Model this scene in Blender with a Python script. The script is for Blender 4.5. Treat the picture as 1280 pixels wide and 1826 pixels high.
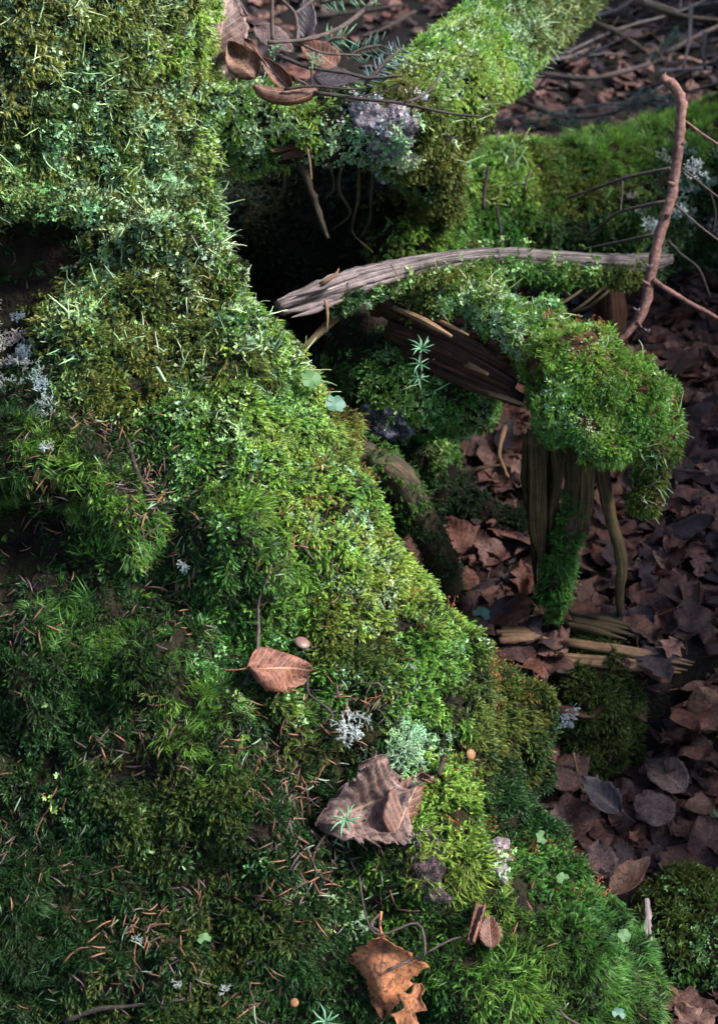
import bpy, math, random
import numpy as np
from mathutils import Vector, Matrix
from mathutils.bvhtree import BVHTree

for o in list(bpy.data.objects):
    bpy.data.objects.remove(o)
scene = bpy.context.scene
COL = scene.collection
rng = np.random.default_rng(7)
random.seed(7)

# ------------------------------------------------------------------ camera
F = 2783.0                        # focal length in photo pixels (1280 x 1826)
PITCH = math.radians(35)
CAM = np.array([0.0, 0.0, 0.95])
RIGHT = np.array([1.0, 0, 0])
FWD = np.array([0, math.cos(PITCH), -math.sin(PITCH)])
UP = np.array([0, math.sin(PITCH), math.cos(PITCH)])
cam_data = bpy.data.cameras.new('camera')
cam = bpy.data.objects.new('camera', cam_data)
COL.objects.link(cam)
cam.location = CAM
cam.rotation_euler = (math.pi / 2 - PITCH, 0, 0)
cam_data.sensor_fit = 'VERTICAL'
cam_data.sensor_height = 36.0
cam_data.lens = F * 36.0 / 1826
cam_data.clip_start = 0.02
cam_data.clip_end = 500
cam_data.dof.use_dof = True
cam_data.dof.focus_distance = 1.06
cam_data.dof.aperture_fstop = 13
scene.camera = cam

# ------------------------------------------------------------------ light
SUN_EL, SUN_AZ = math.radians(45), math.radians(92)   # azimuth: from +Y towards +X
world = bpy.data.worlds.new('World')
scene.world = world
world.use_nodes = True
wn = world.node_tree.nodes
wl = world.node_tree.links
sky = wn.new('ShaderNodeTexSky')
sky.sky_type = 'NISHITA'
sky.sun_disc = False
sky.sun_elevation = SUN_EL
sky.sun_rotation = SUN_AZ
sky.air_density = 1.0
sky.dust_density = 1.6
bg = wn['Background']
wl.new(sky.outputs[0], bg.inputs[0])
bg.inputs[1].default_value = 0.115
sun_d = bpy.data.lights.new('sun', 'SUN')
sun_d.energy = 4.4
sun_d.angle = math.radians(17)
sun_d.color = (1.0, 0.99, 0.96)
sun = bpy.data.objects.new('sun', sun_d)
COL.objects.link(sun)
sdir = Vector((math.sin(SUN_AZ) * math.cos(SUN_EL), math.cos(SUN_AZ) * math.cos(SUN_EL), math.sin(SUN_EL)))
sun.location = sdir * 5
sun.rotation_euler = (-sdir).to_track_quat('-Z', 'Y').to_euler()
scene.view_settings.view_transform = 'Standard'
scene.view_settings.look = 'None'
scene.view_settings.gamma = 1.0
scene.view_settings.exposure = 1.56
scene.cycles.max_bounces = 4
scene.cycles.diffuse_bounces = 1
scene.cycles.glossy_bounces = 1
scene.cycles.adaptive_threshold = 0.02
scene.cycles.transparent_max_bounces = 4

# ------------------------------------------------------------------ helpers
def P(px, py, d):
    return CAM + d * (FWD + (px - 640) / F * RIGHT - (py - 913) / F * UP)

def project(p):
    q = np.asarray(p) - CAM
    d = q @ FWD
    return 640 + F * (q @ RIGHT) / d, 913 - F * (q @ UP) / d, d

_lat = np.random.default_rng(3).random((64, 64, 64)).astype(np.float32)
def vnoise(p, scale, seed=0):
    """smooth value noise in [-1, 1] at world points"""
    q = np.asarray(p, dtype=np.float64) * scale + seed * 17.31 + 500
    i = np.floor(q).astype(int)
    f = q - i
    f = f * f * (3 - 2 * f)
    r = 0
    for dx in (0, 1):
        wx = f[..., 0] if dx else 1 - f[..., 0]
        for dy in (0, 1):
            wy = f[..., 1] if dy else 1 - f[..., 1]
            for dz in (0, 1):
                wz = f[..., 2] if dz else 1 - f[..., 2]
                r = r + wx * wy * wz * _lat[(i[..., 0] + dx) & 63, (i[..., 1] + dy) & 63, (i[..., 2] + dz) & 63]
    return r * 2 - 1

def fbm(p, scale, seed=0, octs=3):
    r, a = 0, 1.0
    for k in range(octs):
        r = r + a * vnoise(p, scale * 2.03 ** k, seed + k)
        a *= 0.5
    return r

def tag(o, label=None, cat=None, group=None, kind=None):
    if label: o['label'] = label
    if cat: o['category'] = cat
    if group: o['group'] = group
    if kind: o['kind'] = kind
    return o

def mesh_from(name, verts, faces, mat=None, smooth=True, uv=None):
    me = bpy.data.meshes.new(name)
    me.from_pydata([tuple(map(float, v)) for v in verts], [], [tuple(map(int, f)) for f in faces])
    if mat: me.materials.append(mat)
    if smooth: me.polygons.foreach_set('use_smooth', [True] * len(me.polygons))
    if uv is not None:
        l = me.uv_layers.new(name='UVMap')
        idx = np.empty(len(me.loops), dtype=np.int32)
        me.loops.foreach_get('vertex_index', idx)
        l.data.foreach_set('uv', np.asarray(uv, dtype=np.float32)[idx].ravel())
    me.update()
    return me

def obj(name, me, parent=None):
    o = bpy.data.objects.new(name, me)
    COL.objects.link(o)
    if parent: o.parent = parent
    return o

def empty(name, loc=(0, 0, 0)):
    o = bpy.data.objects.new(name, None)
    o.empty_display_size = 0.02
    COL.objects.link(o)
    o.location = loc
    return o

def under(part, parent):
    """parent a part whose mesh is in world coordinates"""
    part.parent = parent
    part.matrix_parent_inverse = Matrix.Translation(parent.location).inverted()
    return part

# ---- implicit bodies, polygonised with surface nets
def cap(a, ra, b, rb):
    return ('cap', np.array(a), ra, np.array(b), rb)
def ell(c, r, rot=0.0):
    return ('ell', np.array(c), np.array(r, dtype=float), rot)
def ev(pr, G):
    if pr[0] == 'cap':
        _, a, ra, b, rb = pr
        ab = b - a
        t = np.clip(((G - a) @ ab) / (ab @ ab), 0, 1)
        return np.linalg.norm(G - a - t[..., None] * ab, axis=-1) - (ra + (rb - ra) * t)
    _, c, r, rot = pr
    q = G - c
    if rot:
        cs, sn = math.cos(rot), math.sin(rot)
        q = np.stack([cs * q[..., 0] + sn * q[..., 1], -sn * q[..., 0] + cs * q[..., 1], q[..., 2]], -1)
    k = np.linalg.norm(q / r, axis=-1)
    return (k - 1) * r.min()

def nets(Fv, lo, h):
    s = Fv < 0
    nx, ny, nz = Fv.shape
    cnt = np.zeros((nx - 1, ny - 1, nz - 1), np.int8)
    offs = [(i, j, k) for i in (0, 1) for j in (0, 1) for k in (0, 1)]
    for i, j, k in offs:
        cnt += s[i:nx - 1 + i, j:ny - 1 + j, k:nz - 1 + k]
    act = (cnt > 0) & (cnt < 8)
    ci = np.argwhere(act)
    idx = -np.ones(act.shape, np.int64)
    idx[act] = np.arange(len(ci))
    acc = np.zeros((len(ci), 3)); n = np.zeros(len(ci))
    for a in offs:
        for ax in range(3):
            if a[ax]: continue
            b = list(a); b[ax] = 1
            fa = Fv[ci[:, 0] + a[0], ci[:, 1] + a[1], ci[:, 2] + a[2]]
            fb = Fv[ci[:, 0] + b[0], ci[:, 1] + b[1], ci[:, 2] + b[2]]
            m = (fa < 0) != (fb < 0)
            t = np.where(m, fa / np.where(m, fa - fb, 1), 0)
            p = np.tile(np.array(a, float), (len(ci), 1)); p[:, ax] += t
            acc[m] += p[m]; n[m] += 1
    V = lo + h * (ci + acc / n[:, None])
    Q = []
    for ax in range(3):
        u, w = (ax + 1) % 3, (ax + 2) % 3
        sl0 = [slice(None)] * 3; sl1 = [slice(None)] * 3
        sl0[ax] = slice(0, -1); sl1[ax] = slice(1, None)
        e = np.argwhere(s[tuple(sl0)] != s[tuple(sl1)])
        e = e[(e[:, u] > 0) & (e[:, w] > 0) & (e[:, u] < Fv.shape[u] - 1) & (e[:, w] < Fv.shape[w] - 1)]
        ins = s[tuple(sl0)][tuple(e.T)]
        q = []
        for du, dw in ((-1, -1), (0, -1), (0, 0), (-1, 0)):
            c = e.copy(); c[:, u] += du; c[:, w] += dw
            q.append(idx[tuple(c.T)])
        q = np.stack(q, 1)
        q[~ins] = q[~ins][:, ::-1]
        Q.append(q)
    return V, np.concatenate(Q)

def body(prims, lo, hi, h, amp=((0.006, 18), (0.003, 55)), seed=0, billow=None):
    """prims: list of (primitive, k, op) blended in order; op '+' joins, '-' carves"""
    lo = np.array(lo, float)
    n = np.ceil((np.array(hi) - lo) / h).astype(int) + 1
    ax = [lo[i] + h * np.arange(n[i]) for i in range(3)]
    G = np.stack(np.meshgrid(*ax, indexing='ij'), -1).astype(np.float32)
    D = np.full(G.shape[:3], 0.5, np.float32)
    for pr, k, op in prims:
        if pr[0] == 'cap':
            b0, b1 = np.minimum(pr[1] - pr[2], pr[3] - pr[4]), np.maximum(pr[1] + pr[2], pr[3] + pr[4])
        else:
            b0, b1 = pr[1] - pr[2].max(), pr[1] + pr[2].max()
        i0 = np.clip(np.floor((b0 - k - 0.02 - lo) / h).astype(int), 0, n - 1)
        i1 = np.clip(np.ceil((b1 + k + 0.02 - lo) / h).astype(int) + 1, 1, n)
        sl = tuple(slice(a, b) for a, b in zip(i0, i1))
        Ds = D[sl]
        e = ev(pr, G[sl]).astype(np.float32)
        if op == '+':
            m = np.clip(0.5 + 0.5 * (Ds - e) / k, 0, 1)
            D[sl] = Ds * (1 - m) + e * m - k * m * (1 - m)
        else:
            m = np.clip(0.5 - 0.5 * (Ds + e) / k, 0, 1)
            D[sl] = Ds * (1 - m) - e * m + k * m * (1 - m)
    D[0] = D[-1] = 1; D[:, 0] = D[:, -1] = 1; D[:, :, 0] = D[:, :, -1] = 1
    V, Q = nets(D, lo, h)
    N = vnormals(V, Q)
    disp = sum(a * fbm(V, s, seed + i * 5) for i, (a, s) in enumerate(amp))
    if billow: disp = disp + billow[0] * (np.abs(vnoise(V, billow[1], seed + 40)) + 0.5 * np.abs(vnoise(V, billow[1] * 2.1, seed + 41)) - 0.33)
    V = V + N * disp[:, None]
    return V, Q

def vnormals(V, Q):
    fn = np.cross(V[Q[:, 2]] - V[Q[:, 0]], V[Q[:, 3]] - V[Q[:, 1]])
    N = np.zeros_like(V)
    for k in range(4): np.add.at(N, Q[:, k], fn)
    return N / (np.linalg.norm(N, axis=1)[:, None] + 1e-12)

# ---- tubes
def catmull(pts, n):
    pts = np.asarray(pts, float)
    Pn = np.vstack([2 * pts[0] - pts[1], pts, 2 * pts[-1] - pts[-2]])
    out = []
    for i in range(len(pts) - 1):
        p0, p1, p2, p3 = Pn[i:i + 4]
        for t in np.arange(n) / n:
            out.append(0.5 * (2 * p1 + (p2 - p0) * t + (2 * p0 - 5 * p1 + 4 * p2 - p3) * t * t + (3 * p1 - p0 - 3 * p2 + p3) * t ** 3))
    out.append(pts[-1])
    return np.array(out)

def tube(pts, radii, sides=8, sub=4, groove=0.0, bump=0.0, seed=0, close=True):
    """tapered tube through pts; returns verts, faces, uv"""
    pr = np.column_stack([np.asarray(pts, float), np.asarray(radii, float)])
    c = catmull(pr, sub)
    p, r = c[:, :3], np.maximum(c[:, 3], 1e-5)
    T = np.gradient(p, axis=0); T /= np.linalg.norm(T, axis=1)[:, None] + 1e-12
    ref = np.array([0.0, 0, 1]) if abs(T[0] @ np.array([0, 0, 1.0])) < 0.9 else np.array([1.0, 0, 0])
    verts, uv = [], []
    L = np.concatenate([[0], np.cumsum(np.linalg.norm(np.diff(p, axis=0), axis=1))])
    rr = np.random.default_rng(seed)
    ang = np.linspace(0, 2 * math.pi, sides, endpoint=False)
    gr = rr.normal(0, 1, sides)
    x = ref - T[0] * (ref @ T[0]); x /= np.linalg.norm(x)
    for i in range(len(p)):
        x = x - T[i] * (x @ T[i]); x /= np.linalg.norm(x) + 1e-12
        y = np.cross(T[i], x)
        for j in range(sides):
            k = 1 + groove * gr[j]
            if bump: k += bump * rr.normal()
            verts.append(p[i] + r[i] * k * (math.cos(ang[j]) * x + math.sin(ang[j]) * y))
            uv.append((j / sides, L[i]))
    faces = []
    n = len(p)
    for i in range(n - 1):
        for j in range(sides):
            a, b = i * sides + j, i * sides + (j + 1) % sides
            faces.append((a, b, b + sides, a + sides))
    if close:
        faces.append(tuple(range(sides))[::-1])
        faces.append(tuple((n - 1) * sides + j for j in range(sides)))
    return verts, faces, uv

class MB:
    def __init__(s): s.v, s.f, s.u = [], [], []
    def add(s, v, f, u=None):
        b = len(s.v)
        s.v += [tuple(q) for q in v]
        s.f += [tuple(i + b for i in q) for q in f]
        s.u += [tuple(q) for q in (u if u is not None else [(0, 0)] * len(v))]
        return s
    def tube(s, *a, **k): return s.add(*tube(*a, **k))
    def mesh(s, name, mat, smooth=True): return mesh_from(name, s.v, s.f, mat, smooth, s.u)

# ------------------------------------------------------------------ materials
def new_mat(name):
    m = bpy.data.materials.new(name); m.use_nodes = True
    nt = m.node_tree
    return m, nt, nt.nodes['Principled BSDF']
def nn(nt, t, **kw):
    n = nt.nodes.new(t)
    for k, v in kw.items():
        if k in n.inputs.keys(): n.inputs[k].default_value = v
        else: setattr(n, k, v)
    return n
def ramp(nt, fac, stops):
    r = nn(nt, 'ShaderNodeValToRGB')
    e = r.color_ramp.elements
    while len(e) < len(stops): e.new(0.5)
    for el, (p, c) in zip(e, stops):
        el.position = p; el.color = (*c, 1)
    nt.links.new(fac, r.inputs[0])
    return r.outputs[0]
def mixc(nt, fac, a, b, mode='MIX'):
    m = nn(nt, 'ShaderNodeMix', data_type='RGBA', blend_type=mode)
    for s, v in ((0, fac), (6, a), (7, b)):
        if hasattr(v, 'node'): nt.links.new(v, m.inputs[s])
        elif s == 0: m.inputs[0].default_value = v
        else: m.inputs[s].default_value = (*v, 1)
    return m.outputs[2]
def bump(nt, bsdf, h, strength=0.5, dist=0.001):
    b = nn(nt, 'ShaderNodeBump', Strength=strength, Distance=dist)
    nt.links.new(h, b.inputs['Height']); nt.links.new(b.outputs[0], bsdf.inputs['Normal'])

def noise_mat(name, stops, scale=60, rough=0.85, bstr=0.6, bdist=0.002, detail=6, spec=0.3, coord='Object'):
    m, nt, b = new_mat(name)
    tc = nn(nt, 'ShaderNodeTexCoord')
    n = nn(nt, 'ShaderNodeTexNoise', Scale=scale, Detail=detail, Roughness=0.65)
    nt.links.new(tc.outputs[coord], n.inputs['Vector'])
    nt.links.new(ramp(nt, n.outputs[0], stops), b.inputs['Base Color'])
    n2 = nn(nt, 'ShaderNodeTexNoise', Scale=scale * 4, Detail=4)
    nt.links.new(tc.outputs[coord], n2.inputs['Vector'])
    bump(nt, b, n2.outputs[0], bstr, bdist)
    b.inputs['Roughness'].default_value = rough
    b.inputs['Specular IOR Level'].default_value = spec
    return m

def wood_mat(name, stops, su=14, sv=25, rough=0.8, bstr=0.8, moss=0.0):
    """fibres run along the UV v axis (metres)"""
    m, nt, b = new_mat(name)
    uv = nn(nt, 'ShaderNodeUVMap')
    mp = nn(nt, 'ShaderNodeMapping'); mp.inputs['Scale'].default_value = (su, sv, 1)
    nt.links.new(uv.outputs[0], mp.inputs[0])
    n = nn(nt, 'ShaderNodeTexNoise', Scale=1.0, Detail=7, Roughness=0.7)
    nt.links.new(mp.outputs[0], n.inputs['Vector'])
    c = ramp(nt, n.outputs[0], stops)
    tc = nn(nt, 'ShaderNodeTexCoord')
    n3 = nn(nt, 'ShaderNodeTexNoise', Scale=45, Detail=5, Roughness=0.7)
    nt.links.new(tc.outputs['Object'], n3.inputs['Vector'])
    dk = ramp(nt, n3.outputs[0], [(0.3, (0.45, 0.42, 0.42)), (0.62, (1.1, 1.05, 1.0))])
    c = mixc(nt, 1.0, c, dk, 'MULTIPLY')
    if moss:
        n4 = nn(nt, 'ShaderNodeTexNoise', Scale=190, Detail=6, Roughness=0.75)
        nt.links.new(tc.outputs['Object'], n4.inputs['Vector'])
        f = ramp(nt, n4.outputs[0], [(0.66 - moss * 0.35, (0, 0, 0)), (0.78 - moss * 0.3, (0.8, 0.8, 0.8))])
        g = ramp(nt, n3.outputs[0], [(0.3, (0.008, 0.016, 0.004)), (0.5, (0.022, 0.042, 0.009)), (0.7, (0.05, 0.065, 0.015))])
        c = mixc(nt, f, c, g)
    nt.links.new(c, b.inputs['Base Color'])
    bump(nt, b, n.outputs[0], bstr, 0.0015)
    b.inputs['Roughness'].default_value = rough
    b.inputs['Specular IOR Level'].default_value = 0.3
    return m

M_peat = noise_mat('peat', [(0.3, (0.004, 0.003, 0.002)), (0.5, (0.011, 0.007, 0.004)), (0.6, (0.012, 0.014, 0.004)), (0.72, (0.035, 0.014, 0.008))], 55, 0.95, 1.0, 0.006, 8, 0.15)
M_rot = noise_mat('rotten_wood', [(0.3, (0.02, 0.008, 0.005)), (0.5, (0.06, 0.022, 0.013)), (0.7, (0.12, 0.045, 0.028))], 90)
M_armwood = noise_mat('grained_rotten_wood', [(0.35, (0.006, 0.003, 0.002)), (0.5, (0.05, 0.019, 0.01)), (0.64, (0.15, 0.065, 0.032))], 1.0, 0.9, 1.0, 0.004, 8, 0.2)
_nt = M_armwood.node_tree
_mp = nn(_nt, 'ShaderNodeMapping'); _mp.inputs['Rotation'].default_value = (0, 0.55, 0); _mp.inputs['Scale'].default_value = (25, 90, 260)
_nt.links.new([n for n in _nt.nodes if n.type == 'TEX_COORD'][0].outputs['Object'], _mp.inputs[0])
for _n in _nt.nodes:
    if _n.type == 'TEX_NOISE': _nt.links.new(_mp.outputs[0], _n.inputs['Vector'])
M_soil = noise_mat('forest_soil', [(0.3, (0.003, 0.0025, 0.002)), (0.5, (0.008, 0.006, 0.004)), (0.7, (0.022, 0.014, 0.010))], 60, 0.95, 1.0, 0.004, 8, 0.15)
M_branch = wood_mat('weathered_wood', [(0.34, (0.010, 0.008, 0.008)), (0.45, (0.062, 0.050, 0.050)), (0.56, (0.145, 0.122, 0.122)), (0.7, (0.26, 0.225, 0.215))], 44, 16, bstr=1.0)
M_redwood = wood_mat('red_rotten_wood', [(0.36, (0.004, 0.002, 0.002)), (0.48, (0.03, 0.011, 0.006)), (0.6, (0.085, 0.033, 0.017)), (0.74, (0.19, 0.095, 0.05))], 40, 16, bstr=1.0)
M_fibre = wood_mat('fibrous_wood', [(0.34, (0.006, 0.004, 0.002)), (0.45, (0.045, 0.033, 0.014)), (0.56, (0.12, 0.085, 0.036)), (0.7, (0.24, 0.175, 0.085))], 34, 12, bstr=1.0, moss=0.42)
M_root = wood_mat('mossy_root_bark', [(0.34, (0.008, 0.006, 0.004)), (0.48, (0.03, 0.022, 0.012)), (0.66, (0.085, 0.05, 0.028))], 16, 50, bstr=1.0, moss=0.35)
M_redbark = wood_mat('red_bark', [(0.3, (0.05, 0.022, 0.018)), (0.5, (0.17, 0.085, 0.07)), (0.7, (0.30, 0.18, 0.15))], 5, 220, bstr=0.6)
M_twig = wood_mat('twig_bark', [(0.3, (0.02, 0.015, 0.014)), (0.5, (0.075, 0.055, 0.05)), (0.7, (0.17, 0.14, 0.13))], 5, 160)
M_dtwig = wood_mat('dark_twig_bark', [(0.3, (0.01, 0.008, 0.008)), (0.5, (0.03, 0.022, 0.02)), (0.7, (0.075, 0.055, 0.048))], 5, 160)
M_splint = wood_mat('splintered_wood', [(0.3, (0.06, 0.03, 0.016)), (0.5, (0.22, 0.13, 0.07)), (0.7, (0.42, 0.28, 0.17))], 20, 20)
M_palewood = wood_mat('pale_stripped_wood', [(0.3, (0.12, 0.09, 0.085)), (0.5, (0.36, 0.30, 0.28)), (0.7, (0.55, 0.50, 0.48))], 14, 30)
M_bark = noise_mat('purple_bark', [(0.40, (0.006, 0.004, 0.004)), (0.5, (0.032, 0.018, 0.020)), (0.6, (0.10, 0.062, 0.07))], 210, 0.85, 1.0, 0.004, 8)
M_greybark = noise_mat('grey_bark', [(0.36, (0.03, 0.022, 0.026)), (0.5, (0.13, 0.105, 0.125)), (0.64, (0.26, 0.23, 0.26))], 150, 0.85, 1.0, 0.003, 8)
M_stone = noise_mat('grey_stone', [(0.35, (0.006, 0.006, 0.009)), (0.52, (0.03, 0.03, 0.042)), (0.68, (0.17, 0.17, 0.22))], 90, 0.7, 1.0, 0.004)

# the split end of the branch is bleached: v runs along its length in metres
_nt = M_branch.node_tree; _b = _nt.nodes['Principled BSDF']
_src = _b.inputs['Base Color'].links[0].from_socket
_sx = nn(_nt, 'ShaderNodeSeparateXYZ'); _nt.links.new([n for n in _nt.nodes if n.type == 'UVMAP'][0].outputs[0], _sx.inputs[0])
_nz = nn(_nt, 'ShaderNodeTexNoise', Scale=70, Detail=5); _ad = nn(_nt, 'ShaderNodeMath', operation='MULTIPLY_ADD'); _nt.links.new(_nz.outputs[0], _ad.inputs[0]); _ad.inputs[1].default_value = 0.22; _nt.links.new(_sx.outputs[1], _ad.inputs[2])
_f = ramp(_nt, _ad.outputs[0], [(0.13, (0.75, 0.75, 0.75)), (0.26, (0, 0, 0))])
_nt.links.new(mixc(_nt, _f, _src, mixc(_nt, 1.0, _src, (2.1, 2.0, 2.0), 'MULTIPLY')), _b.inputs['Base Color'])

# ------------------------------------------------------------------ ground
def ground_z(x, y):
    x = np.asarray(x, float); y = np.asarray(y, float)
    p = np.stack([x, y, np.zeros_like(x)], -1)
    edge = 0.975 + 0.02 * vnoise(p, 14, 2)
    soft = np.where(x < 0.245, 0.018, 0.018 + np.clip((x - 0.245) / 0.06, 0, 1) * 0.1)
    t = np.clip((y - edge) / soft + 0.5, 0, 1)
    z = 0.10 * t * t * (3 - 2 * t)
    z = z + 0.010 * fbm(p, 9, 4) + 0.05 * vnoise(p, 1.1, 8) * np.clip((y - 1.7) / 1.5, 0, 1)
    return z
def grid_axis(segs):
    out = []
    for a, b, st in segs: out += list(np.arange(a, b, st))
    return np.array(out + [segs[-1][1]])
gx = grid_axis([(-80, -10, 10), (-10, -1, 1), (-1, -0.2, 0.05), (-0.2, 0.9, 0.01), (0.9, 2, 0.05), (2, 10, 1), (10, 80, 10)])
gy = grid_axis([(-60, -10, 10), (-10, -1, 1), (-1, 0.5, 0.05), (0.5, 1.9, 0.01), (1.9, 4, 0.05), (4, 12, 0.5), (12, 120, 9)])
GX, GY = np.meshgrid(gx, gy, indexing='ij')
GZ = ground_z(GX, GY)
nyg = len(gy)
gv = np.stack([GX, GY, GZ], -1).reshape(-1, 3)
ii, jj = np.meshgrid(np.arange(len(gx) - 1), np.arange(nyg - 1), indexing='ij')
a0 = (ii * nyg + jj).ravel()
gf = np.stack([a0, a0 + nyg, a0 + nyg + 1, a0 + 1], 1)
ground = obj('forest_floor', mesh_from('forest_floor', gv, gf, M_soil))
tag(ground, 'dark soil of the forest floor under the fallen leaves', 'ground', kind='structure')

# ------------------------------------------------------------------ large bodies
def S(px, py, d, rpx, k=0.03, op='+', ry=None, rz=None):
    """ellipsoid given at a photo pixel, z-depth and pixel radius"""
    r = rpx * d / F
    return (ell(P(px, py, d), (r, rz or r, (ry * d / F) if ry else r)), k, op)
def Cp(a, b, k=0.03, op='+'):
    return (cap(P(*a[:3]), a[3], P(*b[:3]), b[3]), k, op)

def chain(pts, k=0.03):
    return [Cp(pts[i], pts[i + 1], k) for i in range(len(pts) - 1)]

# main stump: standing trunk and the buttress root that runs down to the lower right
trunk_x = -0.292
stump_prims = [
    (cap((trunk_x, 1.165, -0.1), 0.19, (trunk_x - 0.02, 1.17, 1.12), 0.178), 0.03, '+'),
]
stump_prims += chain([(150, 560, 1.18, 0.11), (245, 715, 1.15, 0.098), (410, 930, 1.11, 0.092), (590, 1235, 1.09, 0.084), (705, 1470, 1.07, 0.076), (790, 1700, 1.05, 0.084), (960, 1985, 1.05, 0.088)], 0.03)
stump_prims += chain([(60, 900, 1.19, 0.17), (180, 1300, 1.16, 0.18), (350, 1650, 1.12, 0.17), (600, 2000, 1.12, 0.16)], 0.05)
stump_prims += chain([(-250, 1300, 1.2, 0.2), (-100, 1900, 1.15, 0.22)], 0.06)
stump_prims += [Cp((590, 1300, 1.14, 0.09), (700, 1900, 1.2, 0.12), 0.05)]
stump_prims += [  # darker lobe behind the crest, reaching down to the floor
    S(868, 1310, 1.17, 118, 0.03, ry=150, rz=0.05),
    Cp((840, 1380, 1.18, 0.04), (860, 1560, 1.2, 0.05), 0.03),
    # trunk root on the far side, under the platform
]
stump_prims += [  # cushions
    S(60, 850, 1.015, 95, 0.022, ry=85, rz=0.035), S(165, 850, 1.015, 62, 0.022, ry=60, rz=0.03),
    S(215, 960, 1.005, 62, 0.022, ry=90, rz=0.03), S(95, 1160, 0.99, 105, 0.026, ry=65, rz=0.03),
    S(275, 1190, 0.985, 78, 0.026, ry=75, rz=0.03), S(350, 1300, 0.985, 85, 0.022, ry=75, rz=0.03),
    S(60, 1600, 0.97, 120, 0.02, ry=110, rz=0.03), S(200, 1400, 0.975, 95, 0.02, ry=75, rz=0.03),
    S(420, 1500, 0.97, 100, 0.02, ry=110, rz=0.02), S(520, 1270, 1.0, 55, 0.022, ry=55, rz=0.02),
    S(945, 1700, 1.0, 110, 0.026, ry=85, rz=0.04), S(830, 1800, 0.985, 100, 0.026, ry=70, rz=0.03),
    S(1090, 1760, 1.0, 80, 0.026, ry=60, rz=0.05),
    S(230, 610, 1.075, 120, 0.02, ry=70, rz=0.03), S(420, 640, 1.07, 60, 0.026, ry=60, rz=0.02),
    S(310, 480, 1.085, 110, 0.02, ry=80, rz=0.03), S(90, 385, 1.062, 170, 0.02, ry=40, rz=0.03),
    S(400, 980, 1.005, 70, 0.026, ry=90, rz=0.03),
]
stump_prims += [  # hollows
    S(35, 462, 1.05, 145, 0.025, '-', ry=40, rz=0.07), S(120, 500, 1.05, 60, 0.02, '-', ry=30, rz=0.04),
    S(-10, 560, 1.04, 120, 0.03, '-', ry=120, rz=0.06),
    S(25, 985, 0.99, 130, 0.012, '-', ry=95, rz=0.08),
    S(295, 1545, 0.935, 16, 0.008, '-', ry=42, rz=0.03),
    S(20, 1395, 0.94, 95, 0.02, '-', ry=40, rz=0.03),
    S(165, 745, 0.985, 95, 0.02, '-', ry=32, rz=0.03),
    S(140, 1000, 0.975, 75, 0.015, '-', ry=45, rz=0.05),
]
SV, SQ = body(stump_prims, (-0.62, 0.36, -0.05), (0.27, 1.42, 1.2), 0.0065, ((0.010, 12), (0.003, 45)), 1, (0.016, 33))

# platform root and the log running away to the upper right
log_prims = chain([(380, 235, 1.25, 0.030), (560, 225, 1.25, 0.024), (730, 225, 1.27, 0.030)], 0.02)
log_prims += chain([(715, 235, 1.285, 0.028), (770, 178, 1.33, 0.032), (880, 80, 1.5, 0.036), (1020, -50, 1.85, 0.043)], 0.03)
log_prims += [Cp((765, 240, 1.36, 0.02), (760, 420, 1.52, 0.04), 0.03)]
LV, LQ = body(log_prims, (-0.2, 1.0, 0.1), (0.36, 2.0, 0.62), 0.006, ((0.006, 22), (0.003, 60)), 2, (0.010, 45))

# big mossy log behind, low and to the right
bank_prims = chain([(430, 430, 1.55, 0.06), (640, 430, 1.55, 0.07), (850, 385, 1.66, 0.072), (1080, 365, 1.72, 0.072), (1450, 270, 1.85, 0.085)], 0.03)
bank_prims += [Cp((640, 440, 1.58, 0.08), (700, 640, 1.75, 0.1), 0.05), Cp((1300, 330, 1.8, 0.06), (1350, 480, 2.0, 0.08), 0.05),
               Cp((760, 330, 1.5, 0.03), (720, 430, 1.48, 0.045), 0.03)]
BV, BQ = body(bank_prims, (-0.3, 1.15, -0.02), (0.75, 2.1, 0.46), 0.008, ((0.008, 16), (0.004, 50)), 3, (0.014, 30))

# mossy root arm with hummock
arm_prims = chain([(690, 540, 1.26, 0.018), (830, 535, 1.245, 0.022), (930, 595, 1.22, 0.019), (1020, 658, 1.205, 0.020), (1110, 700, 1.20, 0.023), (1172, 748, 1.205, 0.017)], 0.015)
arm_prims += [Cp((1165, 780, 1.21, 0.02), (1152, 880, 1.22, 0.007), 0.015), S(1010, 715, 1.2, 60, 0.015, ry=42, rz=0.03), S(1100, 760, 1.2, 60, 0.02, ry=30, rz=0.025)]
AV, AQ = body(arm_prims, (-0.02, 0.95, 0.12), (0.33, 1.25, 0.5), 0.0045, ((0.008, 32), (0.004, 80)), 4, (0.014, 50))

hum_prims = [S(735, 690, 1.285, 105, 0.02, ry=75, rz=0.05), S(830, 715, 1.28, 45, 0.02, ry=40, rz=0.03),
             Cp((690, 700, 1.33, 0.04), (700, 850, 1.46, 0.06), 0.03), Cp((640, 600, 1.33, 0.03), (690, 690, 1.33, 0.035), 0.03)]
HV, HQ = body(hum_prims, (-0.1, 0.95, -0.02), (0.18, 1.5, 0.42), 0.005, ((0.004, 30), (0.0025, 80)), 5)

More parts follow.
